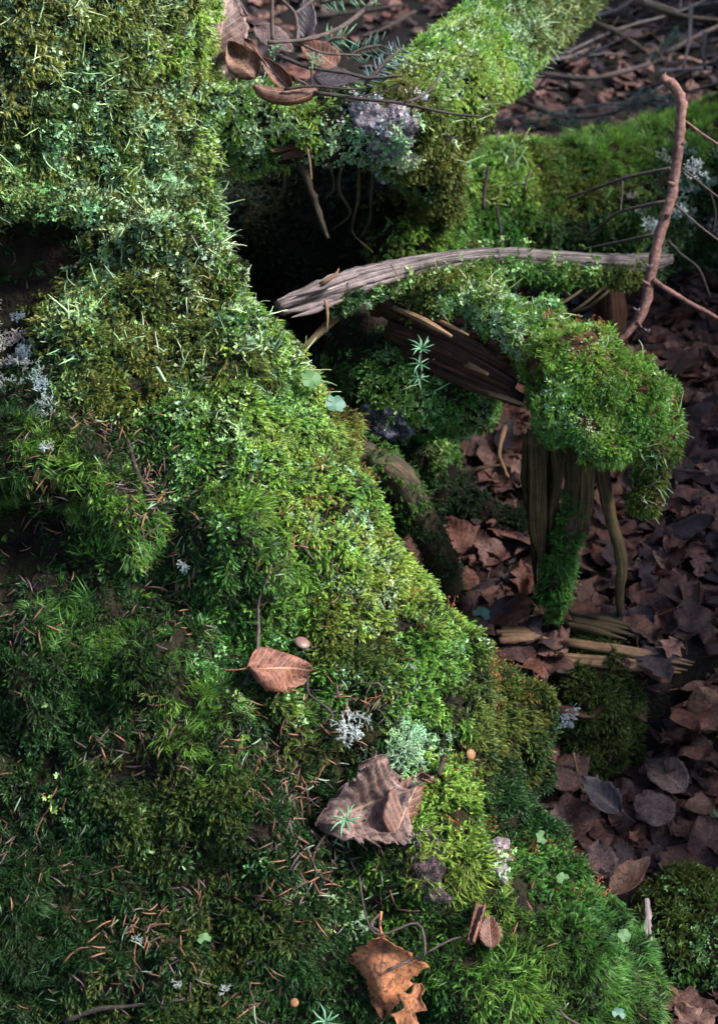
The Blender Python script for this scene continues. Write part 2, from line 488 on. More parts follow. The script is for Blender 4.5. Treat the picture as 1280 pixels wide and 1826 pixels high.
# low moss bank and ledge pieces on the floor
def floor_lump(px, py, lift, rx, ry, rz, seed, rot=0.0, amp=((0.004, 30), (0.002, 80))):
    d = (0.95 - lift) / (math.sin(PITCH) + (py - 913) / F * math.cos(PITCH))
    c = P(px, py, d)
    return body([(ell(c, (rx, ry, rz), rot), 0.02, '+')], c - np.array([rx, max(rx, ry), rz]) * 1.5 - 0.01, c + np.array([rx, max(rx, ry), rz]) * 1.5 + 0.01, 0.005, amp, seed)
FV1, FQ1 = body(chain([(740, 840, 1.47, 0.014), (820, 895, 1.47, 0.018), (900, 960, 1.46, 0.018), (990, 1015, 1.47, 0.012)], 0.02),
                (-0.05, 0.95, 0.0), (0.25, 1.35, 0.25), 0.006, ((0.006, 28), (0.003, 70)), 6)
FV2, FQ2 = body([(ell((0.205, 1.03, 0.03), (0.046, 0.075, 0.075)), 0.02, '+'), (ell((0.19, 0.995, 0.06), (0.025, 0.03, 0.04)), 0.03, '+'), (ell((0.13, 1.05, 0.05), (0.06, 0.06, 0.05)), 0.03, '+')],
                (0.02, 0.9, -0.08), (0.29, 1.16, 0.16), 0.005, ((0.006, 35), (0.003, 80)), 7)
FV3, FQ3 = floor_lump(1245, 1655, 0.012, 0.045, 0.05, 0.026, 8)

def base_obj(name, V, Q, mat):
    me = mesh_from(name, V, Q, mat)
    return obj(name, me)
bodies = {}
def add_body(key, V, Q, mat, thing_name, label, cat, part='wood', group=None):
    c = V.mean(0); z0 = V[:, 2].min()
    root = empty(thing_name, (c[0], c[1], z0))
    tag(root, label, cat, group)
    b = under(base_obj(part, V, Q, mat), root)
    bodies[key] = dict(V=V, Q=Q, N=vnormals(V, Q), root=root, base=b)
    return root
add_body('stump', SV, SQ, M_peat, 'mossy_stump', 'huge mossy stump whose buttress root spreads towards the leaf litter', 'stump')
add_body('log', LV, LQ, M_peat, 'mossy_log', 'yellow-green mossy log joined to the stump above the dark hollow', 'log')
add_body('bank', BV, BQ, M_peat, 'fallen_log', 'thick dark green mossy log lying behind the bare grey branch', 'log')
add_body('arm', AV, AQ, M_armwood, 'arched_root', 'arched root with shaggy bright moss ending above rotten pillars', 'root')
add_body('hum', HV, HQ, M_peat, 'moss_hummock', 'small dark moss hummock with a spruce seedling growing on it', 'moss')
add_body('lump1', FV1, FQ1, M_peat, 'moss_mound', 'dim teal moss mound behind the curved green root', 'moss', 'soil')
add_body('lump2', FV2, FQ2, M_peat, 'moss_mound', 'dark green moss block under the split wood on the ledge', 'moss', 'soil')
add_body('lump3', FV3, FQ3, M_peat, 'moss_mound', 'olive moss mound beside the white stripped wood in the litter', 'moss', 'soil')
bodies['ground'] = dict(V=gv, Q=gf, N=vnormals(gv, gf), root=None)

bvh = {k: BVHTree.FromPolygons([tuple(v) for v in b['V']], [tuple(map(int, q)) for q in b['Q']]) for k, b in bodies.items()}
def hit(px, py, keys=None):
    """first body met by the line of sight through a photo pixel"""
    o = Vector(CAM); d = Vector(P(px, py, 1.0) - CAM).normalized()
    best = None
    for k in (keys or bvh):
        h = bvh[k].ray_cast(o, d)
        if h[0] is not None and (best is None or h[3] < best[3]): best = (np.array(h[0]), np.array(h[1]), k, h[3])
    return best

# ------------------------------------------------------------------ moss and lichen shoots
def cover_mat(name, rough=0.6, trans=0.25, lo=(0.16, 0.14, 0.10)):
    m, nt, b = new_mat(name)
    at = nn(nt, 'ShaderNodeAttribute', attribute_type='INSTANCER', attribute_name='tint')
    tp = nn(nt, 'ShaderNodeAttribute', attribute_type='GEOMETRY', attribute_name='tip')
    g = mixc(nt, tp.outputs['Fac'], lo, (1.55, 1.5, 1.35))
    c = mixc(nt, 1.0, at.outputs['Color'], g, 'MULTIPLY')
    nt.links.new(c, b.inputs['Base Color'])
    b.inputs['Roughness'].default_value = rough
    b.inputs['Specular IOR Level'].default_value = 0.35
    t = nn(nt, 'ShaderNodeBsdfTranslucent')
    nt.links.new(c, t.inputs[0])
    mx = nn(nt, 'ShaderNodeMixShader'); mx.inputs[0].default_value = trans
    nt.links.new(b.outputs[0], mx.inputs[1]); nt.links.new(t.outputs[0], mx.inputs[2])
    nt.links.new(mx.outputs[0], nt.nodes['Material Output'].inputs[0])
    return m
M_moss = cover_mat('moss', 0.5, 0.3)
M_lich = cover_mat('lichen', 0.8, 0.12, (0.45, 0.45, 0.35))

class TB:
    """small triangle soup with a tip value per vertex"""
    def __init__(s): s.v, s.f, s.t = [], [], []
    def ribbon(s, pts, w, side, t0=0.0, t1=1.0):
        b = len(s.v); n = len(pts)
        for i, p in enumerate(pts):
            k = i / (n - 1)
            ww = w * (1 - k) ** 0.6 * (0.75 + 0.5 * math.sin(math.pi * min(1, k * 1.4)))
            t = t0 + (t1 - t0) * k
            if i < n - 1:
                s.v += [p - side * ww, p + side * ww]; s.t += [t, t]
            else:
                s.v.append(p); s.t.append(t)
        for i in range(n - 2):
            a = b + 2 * i
            s.f += [(a, a + 1, a + 3, a + 2)]
        a = b + 2 * (n - 2)
        s.f.append((a, a + 1, a + 2))
    def add(s, v, f, t):
        b = len(s.v)
        s.v += list(v); s.t += list(t); s.f += [tuple(i + b for i in q) for q in f]
    def proto(s, name, mat):
        me = mesh_from(name, s.v, s.f, mat)
        a = me.attributes.new('tip', 'FLOAT', 'POINT')
        a.data.foreach_set('value', np.asarray(s.t, np.float32))
        return bpy.data.objects.new(name, me)

def rdir(r, tilt):
    a = r.uniform(0, 2 * math.pi)
    return np.array([math.sin(tilt) * math.cos(a), math.sin(tilt) * math.sin(a), math.cos(tilt)])
def nrm(v): return v / (np.linalg.norm(v) + 1e-12)

def make_fork(seed):
    """fork moss: long curved hair-fine leaves swept to one side"""
    r = np.random.default_rng(seed); T = TB()
    for k in range(22):
        b = np.array([r.normal(0, 0.0016), r.normal(0, 0.0016), -0.003])
        d = rdir(r, abs(r.normal(0.0, 0.55))); L = r.uniform(0.007, 0.0125)
        sweep = nrm(np.array([1.0, r.normal(0, 0.45), -0.25])); c = r.uniform(0.5, 1.3)
        pts, p, dd = [], b, d
        for i in range(5):
            pts.append(p); p = p + dd * L / 4; dd = nrm(dd + sweep * c * 0.28)
        side = nrm(np.cross(d, sweep) + r.normal(0, 0.3, 3))
        T.ribbon(pts, 0.00034, side, 0.0, 1.0)
    return T.proto('fork_moss_shoot', M_moss)

def make_feather(seed):
    """short pleated shoots with many tiny pointed leaves"""
    r = np.random.default_rng(seed); T = TB()
    for k in range(5):
        b = np.array([r.normal(0, 0.0017), r.normal(0, 0.0017), -0.002])
        d = rdir(r, abs(r.normal(0.0, 0.6))); L = r.uniform(0.0035, 0.0065)
        bend = nrm(np.array([1.0, r.normal(0, 0.6), -0.3]))
        p = b
        for i in range(7):
            f = i / 6
            p = p + d * L / 6; d = nrm(d + bend * 0.14)
            for q in range(3):
                o = nrm(np.cross(d, r.normal(0, 1, 3)))
                l = nrm(o * (1.0 - 0.6 * f) + d * (0.5 + f))
                T.ribbon([p, p + l * 0.0010, p + nrm(l + bend * 0.4) * 0.0028], 0.00033, nrm(np.cross(l, d + 0.01)), 0.15 + 0.6 * f, 0.4 + 0.6 * f)
    return T.proto('feather_moss_shoot', M_moss)

def scale_leaf(T, r, p, out, up, size):
    """one lobed lichen scale: a small cupped fan with a notched rim"""
    side = nrm(np.cross(up, out))
    v = [p]; t = [0.1]; n = 7
    for i in range(n):
        a = (i / (n - 1) - 0.5) * 2.3
        rad = size * (1.0 if i % 2 else 0.66) * r.uniform(0.85, 1.15)
        v.append(p + (out * math.cos(a) + side * math.sin(a)) * rad + up * (0.55 * rad * rad / size + r.normal(0, 0.0002)))
        t.append(r.uniform(0.6, 1.0))
    T.add(v, [(0, i, i + 1) for i in range(1, n)], t)

def make_scales(seed):
    r = np.random.default_rng(seed); T = TB()
    for k in range(11):
        p = np.array([r.normal(0, 0.0022), r.normal(0, 0.0022), r.uniform(-0.001, 0.0025)])
        o = rdir(r, r.uniform(0.5, 1.35)); up = nrm(np.array([0, 0, 1.0]) + r.normal(0, 0.35, 3))
        o = nrm(o - up * (o @ up) * 0.6)
        scale_leaf(T, r, p, o, up, r.uniform(0.0012, 0.0027))
    return T.proto('lichen_scales', M_lich)

def horn_tube(T, r, b, d, L, r0, bend, cup=False, sides=5):
    pts, rad, p = [], [], b
    n = 7
    for i in range(n):
        f = i / (n - 1)
        pts.append(p); rad.append(r0 * (1 - 0.8 * f) * r.uniform(0.85, 1.15) + (r0 * 2.2 if cup and i == n - 1 else r0 * 0.9 if cup and i == n - 2 else 0))
        p = p + d * L / (n - 1); d = nrm(d + bend * 0.34 + r.normal(0, 0.16, 3))
    v, f, _ = tube(pts, rad, sides, 1)
    T.add([np.array(q) for q in v], f, [0.35 + 0.65 * (i // sides) / (n - 1) for i in range(len(v))])

def make_horn(seed):
    """curved pointed stalks of cup lichen"""
    r = np.random.default_rng(seed); T = TB()
    for k in range(1 + seed % 2):
        d = rdir(r, r.uniform(0.2, 1.2))
        horn_tube(T, r, np.array([r.normal(0, 0.001), r.normal(0, 0.001), -0.001]), d, r.uniform(0.008, 0.019), r.uniform(0.00055, 0.0008), nrm(np.array([1.0, r.normal(0, 0.9), r.normal(0.2, 0.6)])))
    for k in range(4):
        o = rdir(r, 1.2)
        scale_leaf(T, r, np.array([0, 0, 0.0005]) + o * 0.001, o, np.array([0, 0, 1.0]), 0.0018)
    return T.proto('lichen_horn', M_lich)

def make_cup(seed):
    r = np.random.default_rng(seed); T = TB()
    horn_tube(T, r, np.array([0, 0, -0.001]), rdir(r, 0.2), r.uniform(0.006, 0.010), 0.0009, np.array([0.3, 0, 0.5]), True, 7)
    return T.proto('lichen_cup', M_lich)

def make_seta(seed):
    """red-brown spore stalks with a nodding capsule"""
    r = np.random.default_rng(seed); T = TB()
    for k in range(3):
        d = rdir(r, r.uniform(0, 0.35)); b = np.array([r.normal(0, 0.0015), r.normal(0, 0.0015), 0])
        L = r.uniform(0.008, 0.013); pts = [b, b + d * L * 0.5, b + d * L, b + d * L + np.array([0.0011, 0, -0.0001]), b + d * L + np.array([0.002, 0, -0.0009])]
        v, f, _ = tube(pts, [0.00016, 0.00015, 0.0002, 0.00042, 0.0001], 4, 1)
        T.add([np.array(q) for q in v], f, [0.9] * len(v))
    return T.proto('moss_spore_stalk', M_moss)

def make_bushy(seed, n=26, L=0.0035, r0=0.00042):
    """branching reindeer-like lichen"""
    r = np.random.default_rng(seed); T = TB()
    def grow(p, d, l, rad, depth):
        m = p + d * l * 0.5 + r.normal(0, l * 0.06, 3); e = p + nrm(d + r.normal(0, 0.25, 3)) * l
        v, f, _ = tube([p, m, e], [rad, rad * 0.9, rad * 0.7], 4, 1)
        T.add([np.array(q) for q in v], f, [0.9] * len(v))
        if depth:
            for q in range(2 if r.random() < 0.75 else 3):
                grow(e, nrm(d + r.normal(0, 0.62, 3)), l * r.uniform(0.62, 0.95), rad * 0.8, depth - 1)
    for k in range(n // 5):
        grow(np.array([r.normal(0, 0.0012), r.normal(0, 0.0012), 0]), nrm(rdir(r, r.uniform(0.2, 1.2))), L, r0, 3)
    return T.proto('bushy_lichen', M_lich)

PROTO = {
    'F': [make_fork(10 + i) for i in range(6)],
    'S': [make_feather(30 + i) for i in range(6)],
    'Q': [make_scales(50 + i) for i in range(6)],
    'H': [make_horn(70 + i) for i in range(8)],
    'C': [make_cup(90 + i) for i in range(3)],
    'R': [make_seta(100 + i) for i in range(3)],
    'B': [make_bushy(110 + i) for i in range(4)],
}
SPACING = {'F': 0.0042, 'S': 0.0030, 'Q': 0.0035, 'H': 0.0078, 'C': 0.02, 'R': 0.006, 'B': 0.004}
PART_NAME = {'F': 'fork_moss', 'S': 'feather_moss', 'Q': 'lichen_scales', 'H': 'lichen_horns', 'C': 'lichen_cups', 'R': 'spore_stalks', 'B': 'bushy_lichen'}

_trees = {}
def scatter_tree(key, protos):
    if key in _trees: return _trees[key]
    nt = bpy.data.node_groups.new('scatter_' + key, 'GeometryNodeTree')
    nt.interface.new_socket('Geometry', in_out='INPUT', socket_type='NodeSocketGeometry')
    nt.interface.new_socket('Geometry', in_out='OUTPUT', socket_type='NodeSocketGeometry')
    gi, go = nt.nodes.new('NodeGroupInput'), nt.nodes.new('NodeGroupOutput')
    iop = nt.nodes.new('GeometryNodeInstanceOnPoints')
    join = nt.nodes.new('GeometryNodeJoinGeometry')
    for p in reversed(protos):
        oi = nt.nodes.new('GeometryNodeObjectInfo')
        oi.inputs['Object'].default_value = p
        oi.inputs['As Instance'].default_value = False
        g2i = nt.nodes.new('GeometryNodeGeometryToInstance')
        nt.links.new(oi.outputs['Geometry'], g2i.inputs[0])
        nt.links.new(g2i.outputs[0], join.inputs[0])
    def attr(n, t):
        a = nt.nodes.new('GeometryNodeInputNamedAttribute')
        a.data_type = t; a.inputs['Name'].default_value = n
        return a.outputs['Attribute']
    nt.links.new(gi.outputs[0], iop.inputs['Points'])
    nt.links.new(join.outputs[0], iop.inputs['Instance'])
    iop.inputs['Pick Instance'].default_value = True
    nt.links.new(attr('idx', 'INT'), iop.inputs['Instance Index'])
    e2r = nt.nodes.new('FunctionNodeEulerToRotation')
    nt.links.new(attr('rot', 'FLOAT_VECTOR'), e2r.inputs[0])
    nt.links.new(e2r.outputs[0], iop.inputs['Rotation'])
    nt.links.new(attr('scl', 'FLOAT'), iop.inputs['Scale'])
    nt.links.new(iop.outputs[0], go.inputs[0])
    _trees[key] = nt
    return nt

def frames(zax, xdir):
    """euler angles of frames whose z axis is zax and whose x axis leans to xdir"""
    z = zax / (np.linalg.norm(zax, axis=1)[:, None] + 1e-12)
    x = xdir - z * (xdir * z).sum(1)[:, None]
    x /= np.linalg.norm(x, axis=1)[:, None] + 1e-12
    y = np.cross(z, x)
    return np.stack([np.arctan2(y[:, 2], z[:, 2]), -np.arcsin(np.clip(x[:, 2], -1, 1)), np.arctan2(x[:, 1], x[:, 0])], 1)

def scatter(name, key, protos, pts, eul, scl, tint, parent=None):
    me = bpy.data.meshes.new(name)
    me.vertices.add(len(pts))
    me.vertices.foreach_set('co', np.asarray(pts, np.float32).ravel())
    for n, t, data, f in (('rot', 'FLOAT_VECTOR', eul, 'vector'), ('scl', 'FLOAT', scl, 'value'), ('idx', 'INT', rng.integers(0, len(protos), len(pts)), 'value')):
        a = me.attributes.new(n, t, 'POINT')
        a.data.foreach_set(f, np.ascontiguousarray(data, dtype=np.int32 if t == 'INT' else np.float32).ravel())
    a = me.attributes.new('tint', 'FLOAT_COLOR', 'POINT')
    a.data.foreach_set('color', np.ascontiguousarray(np.column_stack([tint, np.ones(len(pts))]), dtype=np.float32).ravel())
    o = obj(name, me)
    if parent: under(o, parent)
    md = o.modifiers.new('scatter', 'NODES')
    md.node_group = scatter_tree(key, protos)
    o['kind'] = 'stuff'
    return o

def sample(b, spacing, keep=None):
    """random points on the faces of a body that can come into view"""
    V, Q, N = b['V'], b['Q'], b['N']
    tri = np.concatenate([Q[:, [0, 1, 2]], Q[:, [0, 2, 3]]])
    A = 0.5 * np.linalg.norm(np.cross(V[tri[:, 1]] - V[tri[:, 0]], V[tri[:, 2]] - V[tri[:, 0]]), axis=1)
    c = V[tri].mean(1); n = N[tri].mean(1)
    px, py, d = project(c)
    view = CAM - c; view /= np.linalg.norm(view, axis=1)[:, None]
    ok = (d > 0.2) & (px > -220) & (px < 1500) & (py > -200) & (py < 2000) & ((n * view).sum(1) > -0.45)
    w = np.where(ok, A, 0)
    m = int(w.sum() / spacing ** 2)
    if m == 0: return np.zeros((0, 3)), np.zeros((0, 3))
    t = rng.choice(len(tri), m, p=w / w.sum())
    u = rng.random((m, 2)); fl = u.sum(1) > 1; u[fl] = 1 - u[fl]
    k = np.column_stack([1 - u.sum(1), u])
    p = (V[tri[t]] * k[..., None]).sum(1); q = (N[tri[t]] * k[..., None]).sum(1)
    return p, q / (np.linalg.norm(q, axis=1)[:, None] + 1e-12)

def cover(key, anchors, mask=None, dens=1.0, size=1.0, only=None):
    """grow the species of the nearest anchor patch on a body. anchor: px, py, radius, {species: share}, {species: tint} """
    b = bodies[key]
    A = np.array([(a[0], a[1], a[2]) for a in anchors], float)
    for sp in PROTO:
        if not any(sp in a[3] for a in anchors): continue
        p, n = sample(b, SPACING[sp] * size / math.sqrt(dens))
        if mask is not None:
            m = mask(p, n); p, n = p[m], n[m]
        if not len(p): continue
        px, py, d = project(p)
        wx = px + 42 * fbm(p, 28, 21) + rng.normal(0, 15, len(p))
        wy = py + 42 * fbm(p, 28, 31) + rng.normal(0, 15, len(p))
        sc = ((wx[:, None] - A[:, 0]) ** 2 + (wy[:, None] - A[:, 1]) ** 2) / A[:, 2] ** 2
        best = sc.argmin(1)
        share = np.array([a[3].get(sp, 0.0) * (0.7 if sp == 'Q' and a[1] > 700 and 'S' in a[3] else 1.35 if sp == 'H' and a[1] < 650 else 1.0) for a in anchors])[best]
        patch = np.clip(0.5 + 1.25 * fbm(p, 70, 41 + ord(sp)), 0, 1)          # clumps and gaps
        if sp == 'R': share = share * 0.45
        pr = np.clip(share * (0.15 + 1.4 * patch), 0, 1)
        kp = rng.random(len(p)) < pr
        p, n, best, px, py = p[kp], n[kp], best[kp], px[kp], py[kp]
        if not len(p): continue
        tint = np.array([a[4].get(sp, DEF[sp]) if len(a) > 4 else DEF[sp] for a in anchors])[best]
        j = 1 + 0.24 * vnoise(p, 60, 51)[:, None] + rng.normal(0, 0.15, (len(p), 1))
        hue = np.column_stack([1 + 0.22 * vnoise(p, 33, 61) + rng.normal(0, 0.1, len(p)), np.ones(len(p)), 1 + rng.normal(0, 0.12, len(p))])
        tint = np.clip(tint * j * hue, 0.002, 0.85)
        z = n + rng.normal(0, 0.5 if sp == 'F' else 0.34, n.shape) + (np.array([0, 0, 0.45]) if sp in 'HCR' else np.array([0, 0, 0.12]))
        drop = np.array([0.45, -0.25, -0.75]) + rng.normal(0, 0.45, n.shape)
        if sp in 'H': drop = np.array([0.5, -0.3, 0.2]) + rng.normal(0, 0.8, n.shape)
        p = p + n * np.clip(0.0035 * fbm(p, 85, 81), -0.002, 0.005)[:, None]
        e = frames(z, drop)
        s = rng.uniform(0.6, 1.35, len(p)) * size
        if sp == 'F': s *= 1 + 0.3 * vnoise(p, 40, 71)
        scatter(PART_NAME[sp], sp, PROTO[sp], p + n * 0.0006, e, s, tint, b['root'])

# tints, linear reflectance
YG, BG, MG, DG = (0.195, 0.32, 0.06), (0.11, 0.23, 0.035), (0.06, 0.155, 0.028), (0.018, 0.056, 0.014)
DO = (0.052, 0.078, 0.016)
OL, OC, BR = (0.085, 0.115, 0.022), (0.145, 0.175, 0.045), (0.10, 0.06, 0.02)
MINT, PALE, GREY, LG = (0.21, 0.33, 0.18), (0.25, 0.35, 0.20), (0.18, 0.21, 0.21), (0.16, 0.28, 0.10)
RED = (0.22, 0.07, 0.03)
DEF = {'F': MG, 'S': BG, 'Q': LG, 'H': PALE, 'C': MINT, 'R': RED, 'B': GREY}
stump_zones = [
    (60, 60, 110, {'Q': .8, 'S': .5, 'H': .35}, {'S': OC, 'Q': MINT}), (230, 60, 90, {'S': .75, 'Q': .55, 'H': .2}, {'S': OC, 'Q': PALE}),
    (330, 90, 80, {'Q': .5, 'S': .7, 'H': .15}, {'S': YG, 'Q': PALE}), (140, 230, 110, {'Q': .85, 'S': .5, 'C': .2, 'H': .3}, {'S': OL, 'Q': MINT}),
    (40, 330, 90, {'Q': .85, 'S': .4, 'C': .2, 'H': .2}, {'S': OC}), (270, 200, 90, {'Q': .65, 'S': .4, 'H': .35}, {'S': OC, 'Q': MINT}),
    (250, 330, 110, {'Q': .7, 'S': .4, 'H': .5}, {'S': OL, 'Q': MINT}), (390, 250, 80, {'Q': .6, 'H': .8, 'S': .3}, {'Q': MINT, 'S': YG}),
    (345, 130, 35, {'F': 1.0}, {'F': YG}), (430, 345, 30, {'F': .9, 'H': .5}, {'F': YG}),
    (380, 420, 90, {'Q': .7, 'H': .9, 'S': .2}, {'Q': MINT}), (460, 500, 90, {'Q': .6, 'H': 1.0, 'S': .3}, {'Q': MINT}),
    (70, 465, 95, {'S': .03}, {'S': DG}), (110, 530, 60, {'S': .15}, {'S': OL}), (0, 600, 60, {'B': .08}, {'B': GREY}), (60, 650, 50, {'B': .1, 'S': .3}, {'B': GREY, 'S': DG}),
    (290, 480, 80, {'Q': .7, 'S': .5, 'H': .4}, {'S': OL, 'Q': MINT}), (190, 590, 80, {'S': .8, 'Q': .7, 'H': .2}, {'S': OC, 'Q': LG}),
    (320, 620, 80, {'Q': .7, 'S': .6, 'H': .3}, {'S': OL}), (430, 640, 50, {'F': .9, 'H': .3}, {'F': OL}), (500, 610, 60, {'Q': .6, 'H': .9, 'S': .4}, {'S': YG, 'Q': MINT}),
    (220, 690, 60, {'S': .7, 'Q': .4}, {'S': OL}), (400, 740, 90, {'Q': .85, 'S': .5, 'H': .2}, {'S': BG, 'Q': LG}), (320, 820, 70, {'Q': .8, 'S': .5}, {'S': MG}),
    (520, 700, 60, {'S': .9, 'H': .5, 'Q': .4, 'F': .2}, {'S': YG}), (600, 790, 60, {'F': .9, 'S': .4, 'R': .3}, {'F': YG, 'S': OC}),
    (500, 830, 85, {'S': 1.1, 'Q': .4, 'R': .15}, {'S': YG, 'Q': MINT}), (600, 930, 85, {'S': 1.2, 'Q': .3, 'R': .2}, {'S': YG, 'Q': MINT}),
    (670, 1020, 85, {'S': 1.2, 'Q': .35}, {'S': YG, 'Q': MINT}), (740, 1100, 60, {'S': 1.0, 'Q': .5, 'R': .2}, {'S': YG, 'Q': MINT}), (770, 1180, 50, {'Q': .6, 'S': .7}, {'S': BG, 'Q': MINT}),
    (440, 920, 70, {'F': .95, 'S': .3}, {'F': BG}), (400, 1020, 80, {'F': .8, 'S': .4, 'Q': .1}, {'F': DG, 'S': MG}), (540, 1050, 80, {'S': .8, 'F': .5, 'Q': .15}, {'S': BG, 'F': BG}),
    (640, 1130, 70, {'S': .95, 'Q': .15}, {'S': OL}), (500, 1150, 60, {'Q': .6, 'S': .6}, {'S': MG, 'Q': LG}),
    (40, 740, 50, {'F': .9}, {'F': DG}), (70, 790, 40, {'F': 1.0}, {'F': BG}), (60, 880, 60, {'F': .9, 'S': .2}, {'F': MG}), (165, 850, 55, {'F': 1.0}, {'F': BG}), (230, 930, 60, {'F': .8, 'S': .5, 'H': .1}, {'F': MG, 'S': BG}),
    (185, 765, 50, {'S': .15}, {'S': DG}), (265, 850, 45, {'S': .15}, {'S': DG}), (310, 930, 50, {'S': .25, 'F': .1}, {'S': DG}), (320, 1040, 45, {'S': .35, 'F': .2}, {'F': DG, 'S': DG}),
    (50, 1000, 95, {'S': .03}, {'S': DG}), (150, 1010, 50, {'S': .15}, {'S': DG}), (120, 1170, 80, {'F': .95, 'S': .2}, {'F': MG, 'S': DG}), (30, 1200, 60, {'S': .6, 'F': .3}, {'S': DG, 'F': DG}),
    (270, 1170, 70, {'F': .95}, {'F': MG}), (340, 1280, 70, {'F': 1.0}, {'F': BG}), (400, 1200, 50, {'F': .7, 'Q': .2}, {'F': MG}), (200, 1290, 60, {'F': .6, 'S': .4}, {'F': DG, 'S': DG}),
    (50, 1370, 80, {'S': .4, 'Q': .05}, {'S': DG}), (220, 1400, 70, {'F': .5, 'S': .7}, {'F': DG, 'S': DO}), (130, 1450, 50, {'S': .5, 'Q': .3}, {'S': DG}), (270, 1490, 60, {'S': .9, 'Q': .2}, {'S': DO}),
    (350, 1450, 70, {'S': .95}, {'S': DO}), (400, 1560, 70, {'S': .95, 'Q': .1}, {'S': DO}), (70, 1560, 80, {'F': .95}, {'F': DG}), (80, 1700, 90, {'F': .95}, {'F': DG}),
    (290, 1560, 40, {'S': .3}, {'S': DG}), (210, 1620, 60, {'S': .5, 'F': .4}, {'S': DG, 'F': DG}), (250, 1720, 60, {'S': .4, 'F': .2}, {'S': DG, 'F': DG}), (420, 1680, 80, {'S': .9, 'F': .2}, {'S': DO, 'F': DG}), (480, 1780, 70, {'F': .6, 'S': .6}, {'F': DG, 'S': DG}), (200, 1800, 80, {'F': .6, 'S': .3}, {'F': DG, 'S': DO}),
    (500, 1260, 50, {'F': .95, 'Q': .2}, {'F': BG}), (450, 1330, 40, {'S': .2, 'F': .2}, {'S': DG}), (520, 1350, 45, {'S': .7, 'F': .3}, {'S': OL, 'F': MG}), (590, 1210, 50, {'Q': .7, 'S': .5}, {'S': MG, 'Q': MINT}),
    (660, 1250, 50, {'S': .15}, {'S': DG}), (740, 1230, 45, {'S': 1.0, 'Q': .2}, {'S': BG}), (790, 1300, 45, {'S': .9, 'R': .3}, {'S': YG}), (860, 1230, 60, {'S': .95, 'R': .4}, {'S': OL}), (900, 1330, 70, {'S': .95}, {'S': OL}), (960, 1340, 60, {'S': .9}, {'S': DG}), (920, 1430, 60, {'S': .9}, {'S': DG}),
    (740, 1320, 40, {'Q': .9, 'B': .2}, {'Q': MINT, 'B': MINT}), (810, 1390, 50, {'S': .95, 'R': .3}, {'S': YG}), (860, 1460, 50, {'S': .95, 'R': .4, 'Q': .1}, {'S': BG}), (790, 1470, 45, {'S': 1.0}, {'S': YG}), (930, 1530, 45, {'S': .9, 'R': .5}, {'S': MG}),
    (560, 1500, 70, {'S': .3, 'Q': .1}, {'S': DG}), (500, 1420, 50, {'S': .25}, {'S': DG}), (600, 1600, 60, {'S': .5, 'Q': .3}, {'S': DG}), (670, 1600, 50, {'F': .5, 'S': .4}, {'F': DG}), (850, 1570, 40, {'F': 1.0}, {'F': YG}), (770, 1530, 40, {'S': .5}, {'S': YG}),
    (760, 1640, 60, {'F': .7, 'S': .5}, {'F': DG, 'S': MG}), (830, 1720, 60, {'F': .8, 'S': .4}, {'F': MG, 'S': MG}), (950, 1690, 70, {'F': 1.0}, {'F': BG}), (1060, 1730, 70, {'F': 1.0}, {'F': MG}), (990, 1620, 50, {'S': .9, 'R': .3, 'F': .3}, {'S': MG}), (880, 1790, 60, {'F': .8, 'S': .4}, {'F': YG}), (1150, 1800, 60, {'F': .9}, {'F': MG}), (600, 1760, 70, {'S': .6, 'F': .4}, {'S': DG, 'F': DG}), (760, 1790, 60, {'S': .6, 'F': .5}, {'S': DG, 'F': DG}),
]
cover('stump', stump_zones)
# thin dark underlayer between the cushions, left out in the hollows
bare = {(70, 465), (50, 1000), (110, 530), (290, 1560), (0, 600)}
cover('stump', [(z[0], z[1], z[2], {} if (z[0], z[1]) in bare else {'S': .4}, {'S': (0.016, 0.034, 0.009)}) for z in stump_zones], size=0.75)
cover('log', [(450, 200, 60, {'Q': .7, 'H': .7, 'S': .2}, {'Q': MINT}), (430, 240, 40, {'S': .7, 'F': .2}, {'S': YG}), (530, 215, 50, {'S': .7, 'Q': .4, 'H': .3}, {'S': YG, 'Q': MINT}), (600, 170, 60, {'S': .12, 'Q': .1}, {'S': DG}), (620, 270, 50, {'Q': .9}, {'Q': MINT}), (680, 230, 60, {'Q': .6}, {'Q': (0.36, 0.34, 0.40)}), (735, 290, 40, {'Q': 1.0, 'S': .3}, {'Q': MINT}), (520, 265, 30, {}, {}),
              (720, 160, 50, {'S': .95}, {'S': OC}), (800, 100, 80, {'S': .95, 'Q': .5, 'H': .3}, {'S': YG, 'Q': PALE}), (880, 70, 60, {'S': .8, 'H': .5, 'Q': .5}, {'S': YG, 'Q': MINT}), (790, 200, 60, {'S': .9, 'H': .2}, {'S': OL}), (960, 20, 60, {'S': .7, 'Q': .6, 'H': .5}, {'S': OL, 'Q': MINT}), (780, 350, 80, {'S': .8}, {'S': OL}), (560, 300, 70, {}, {})])
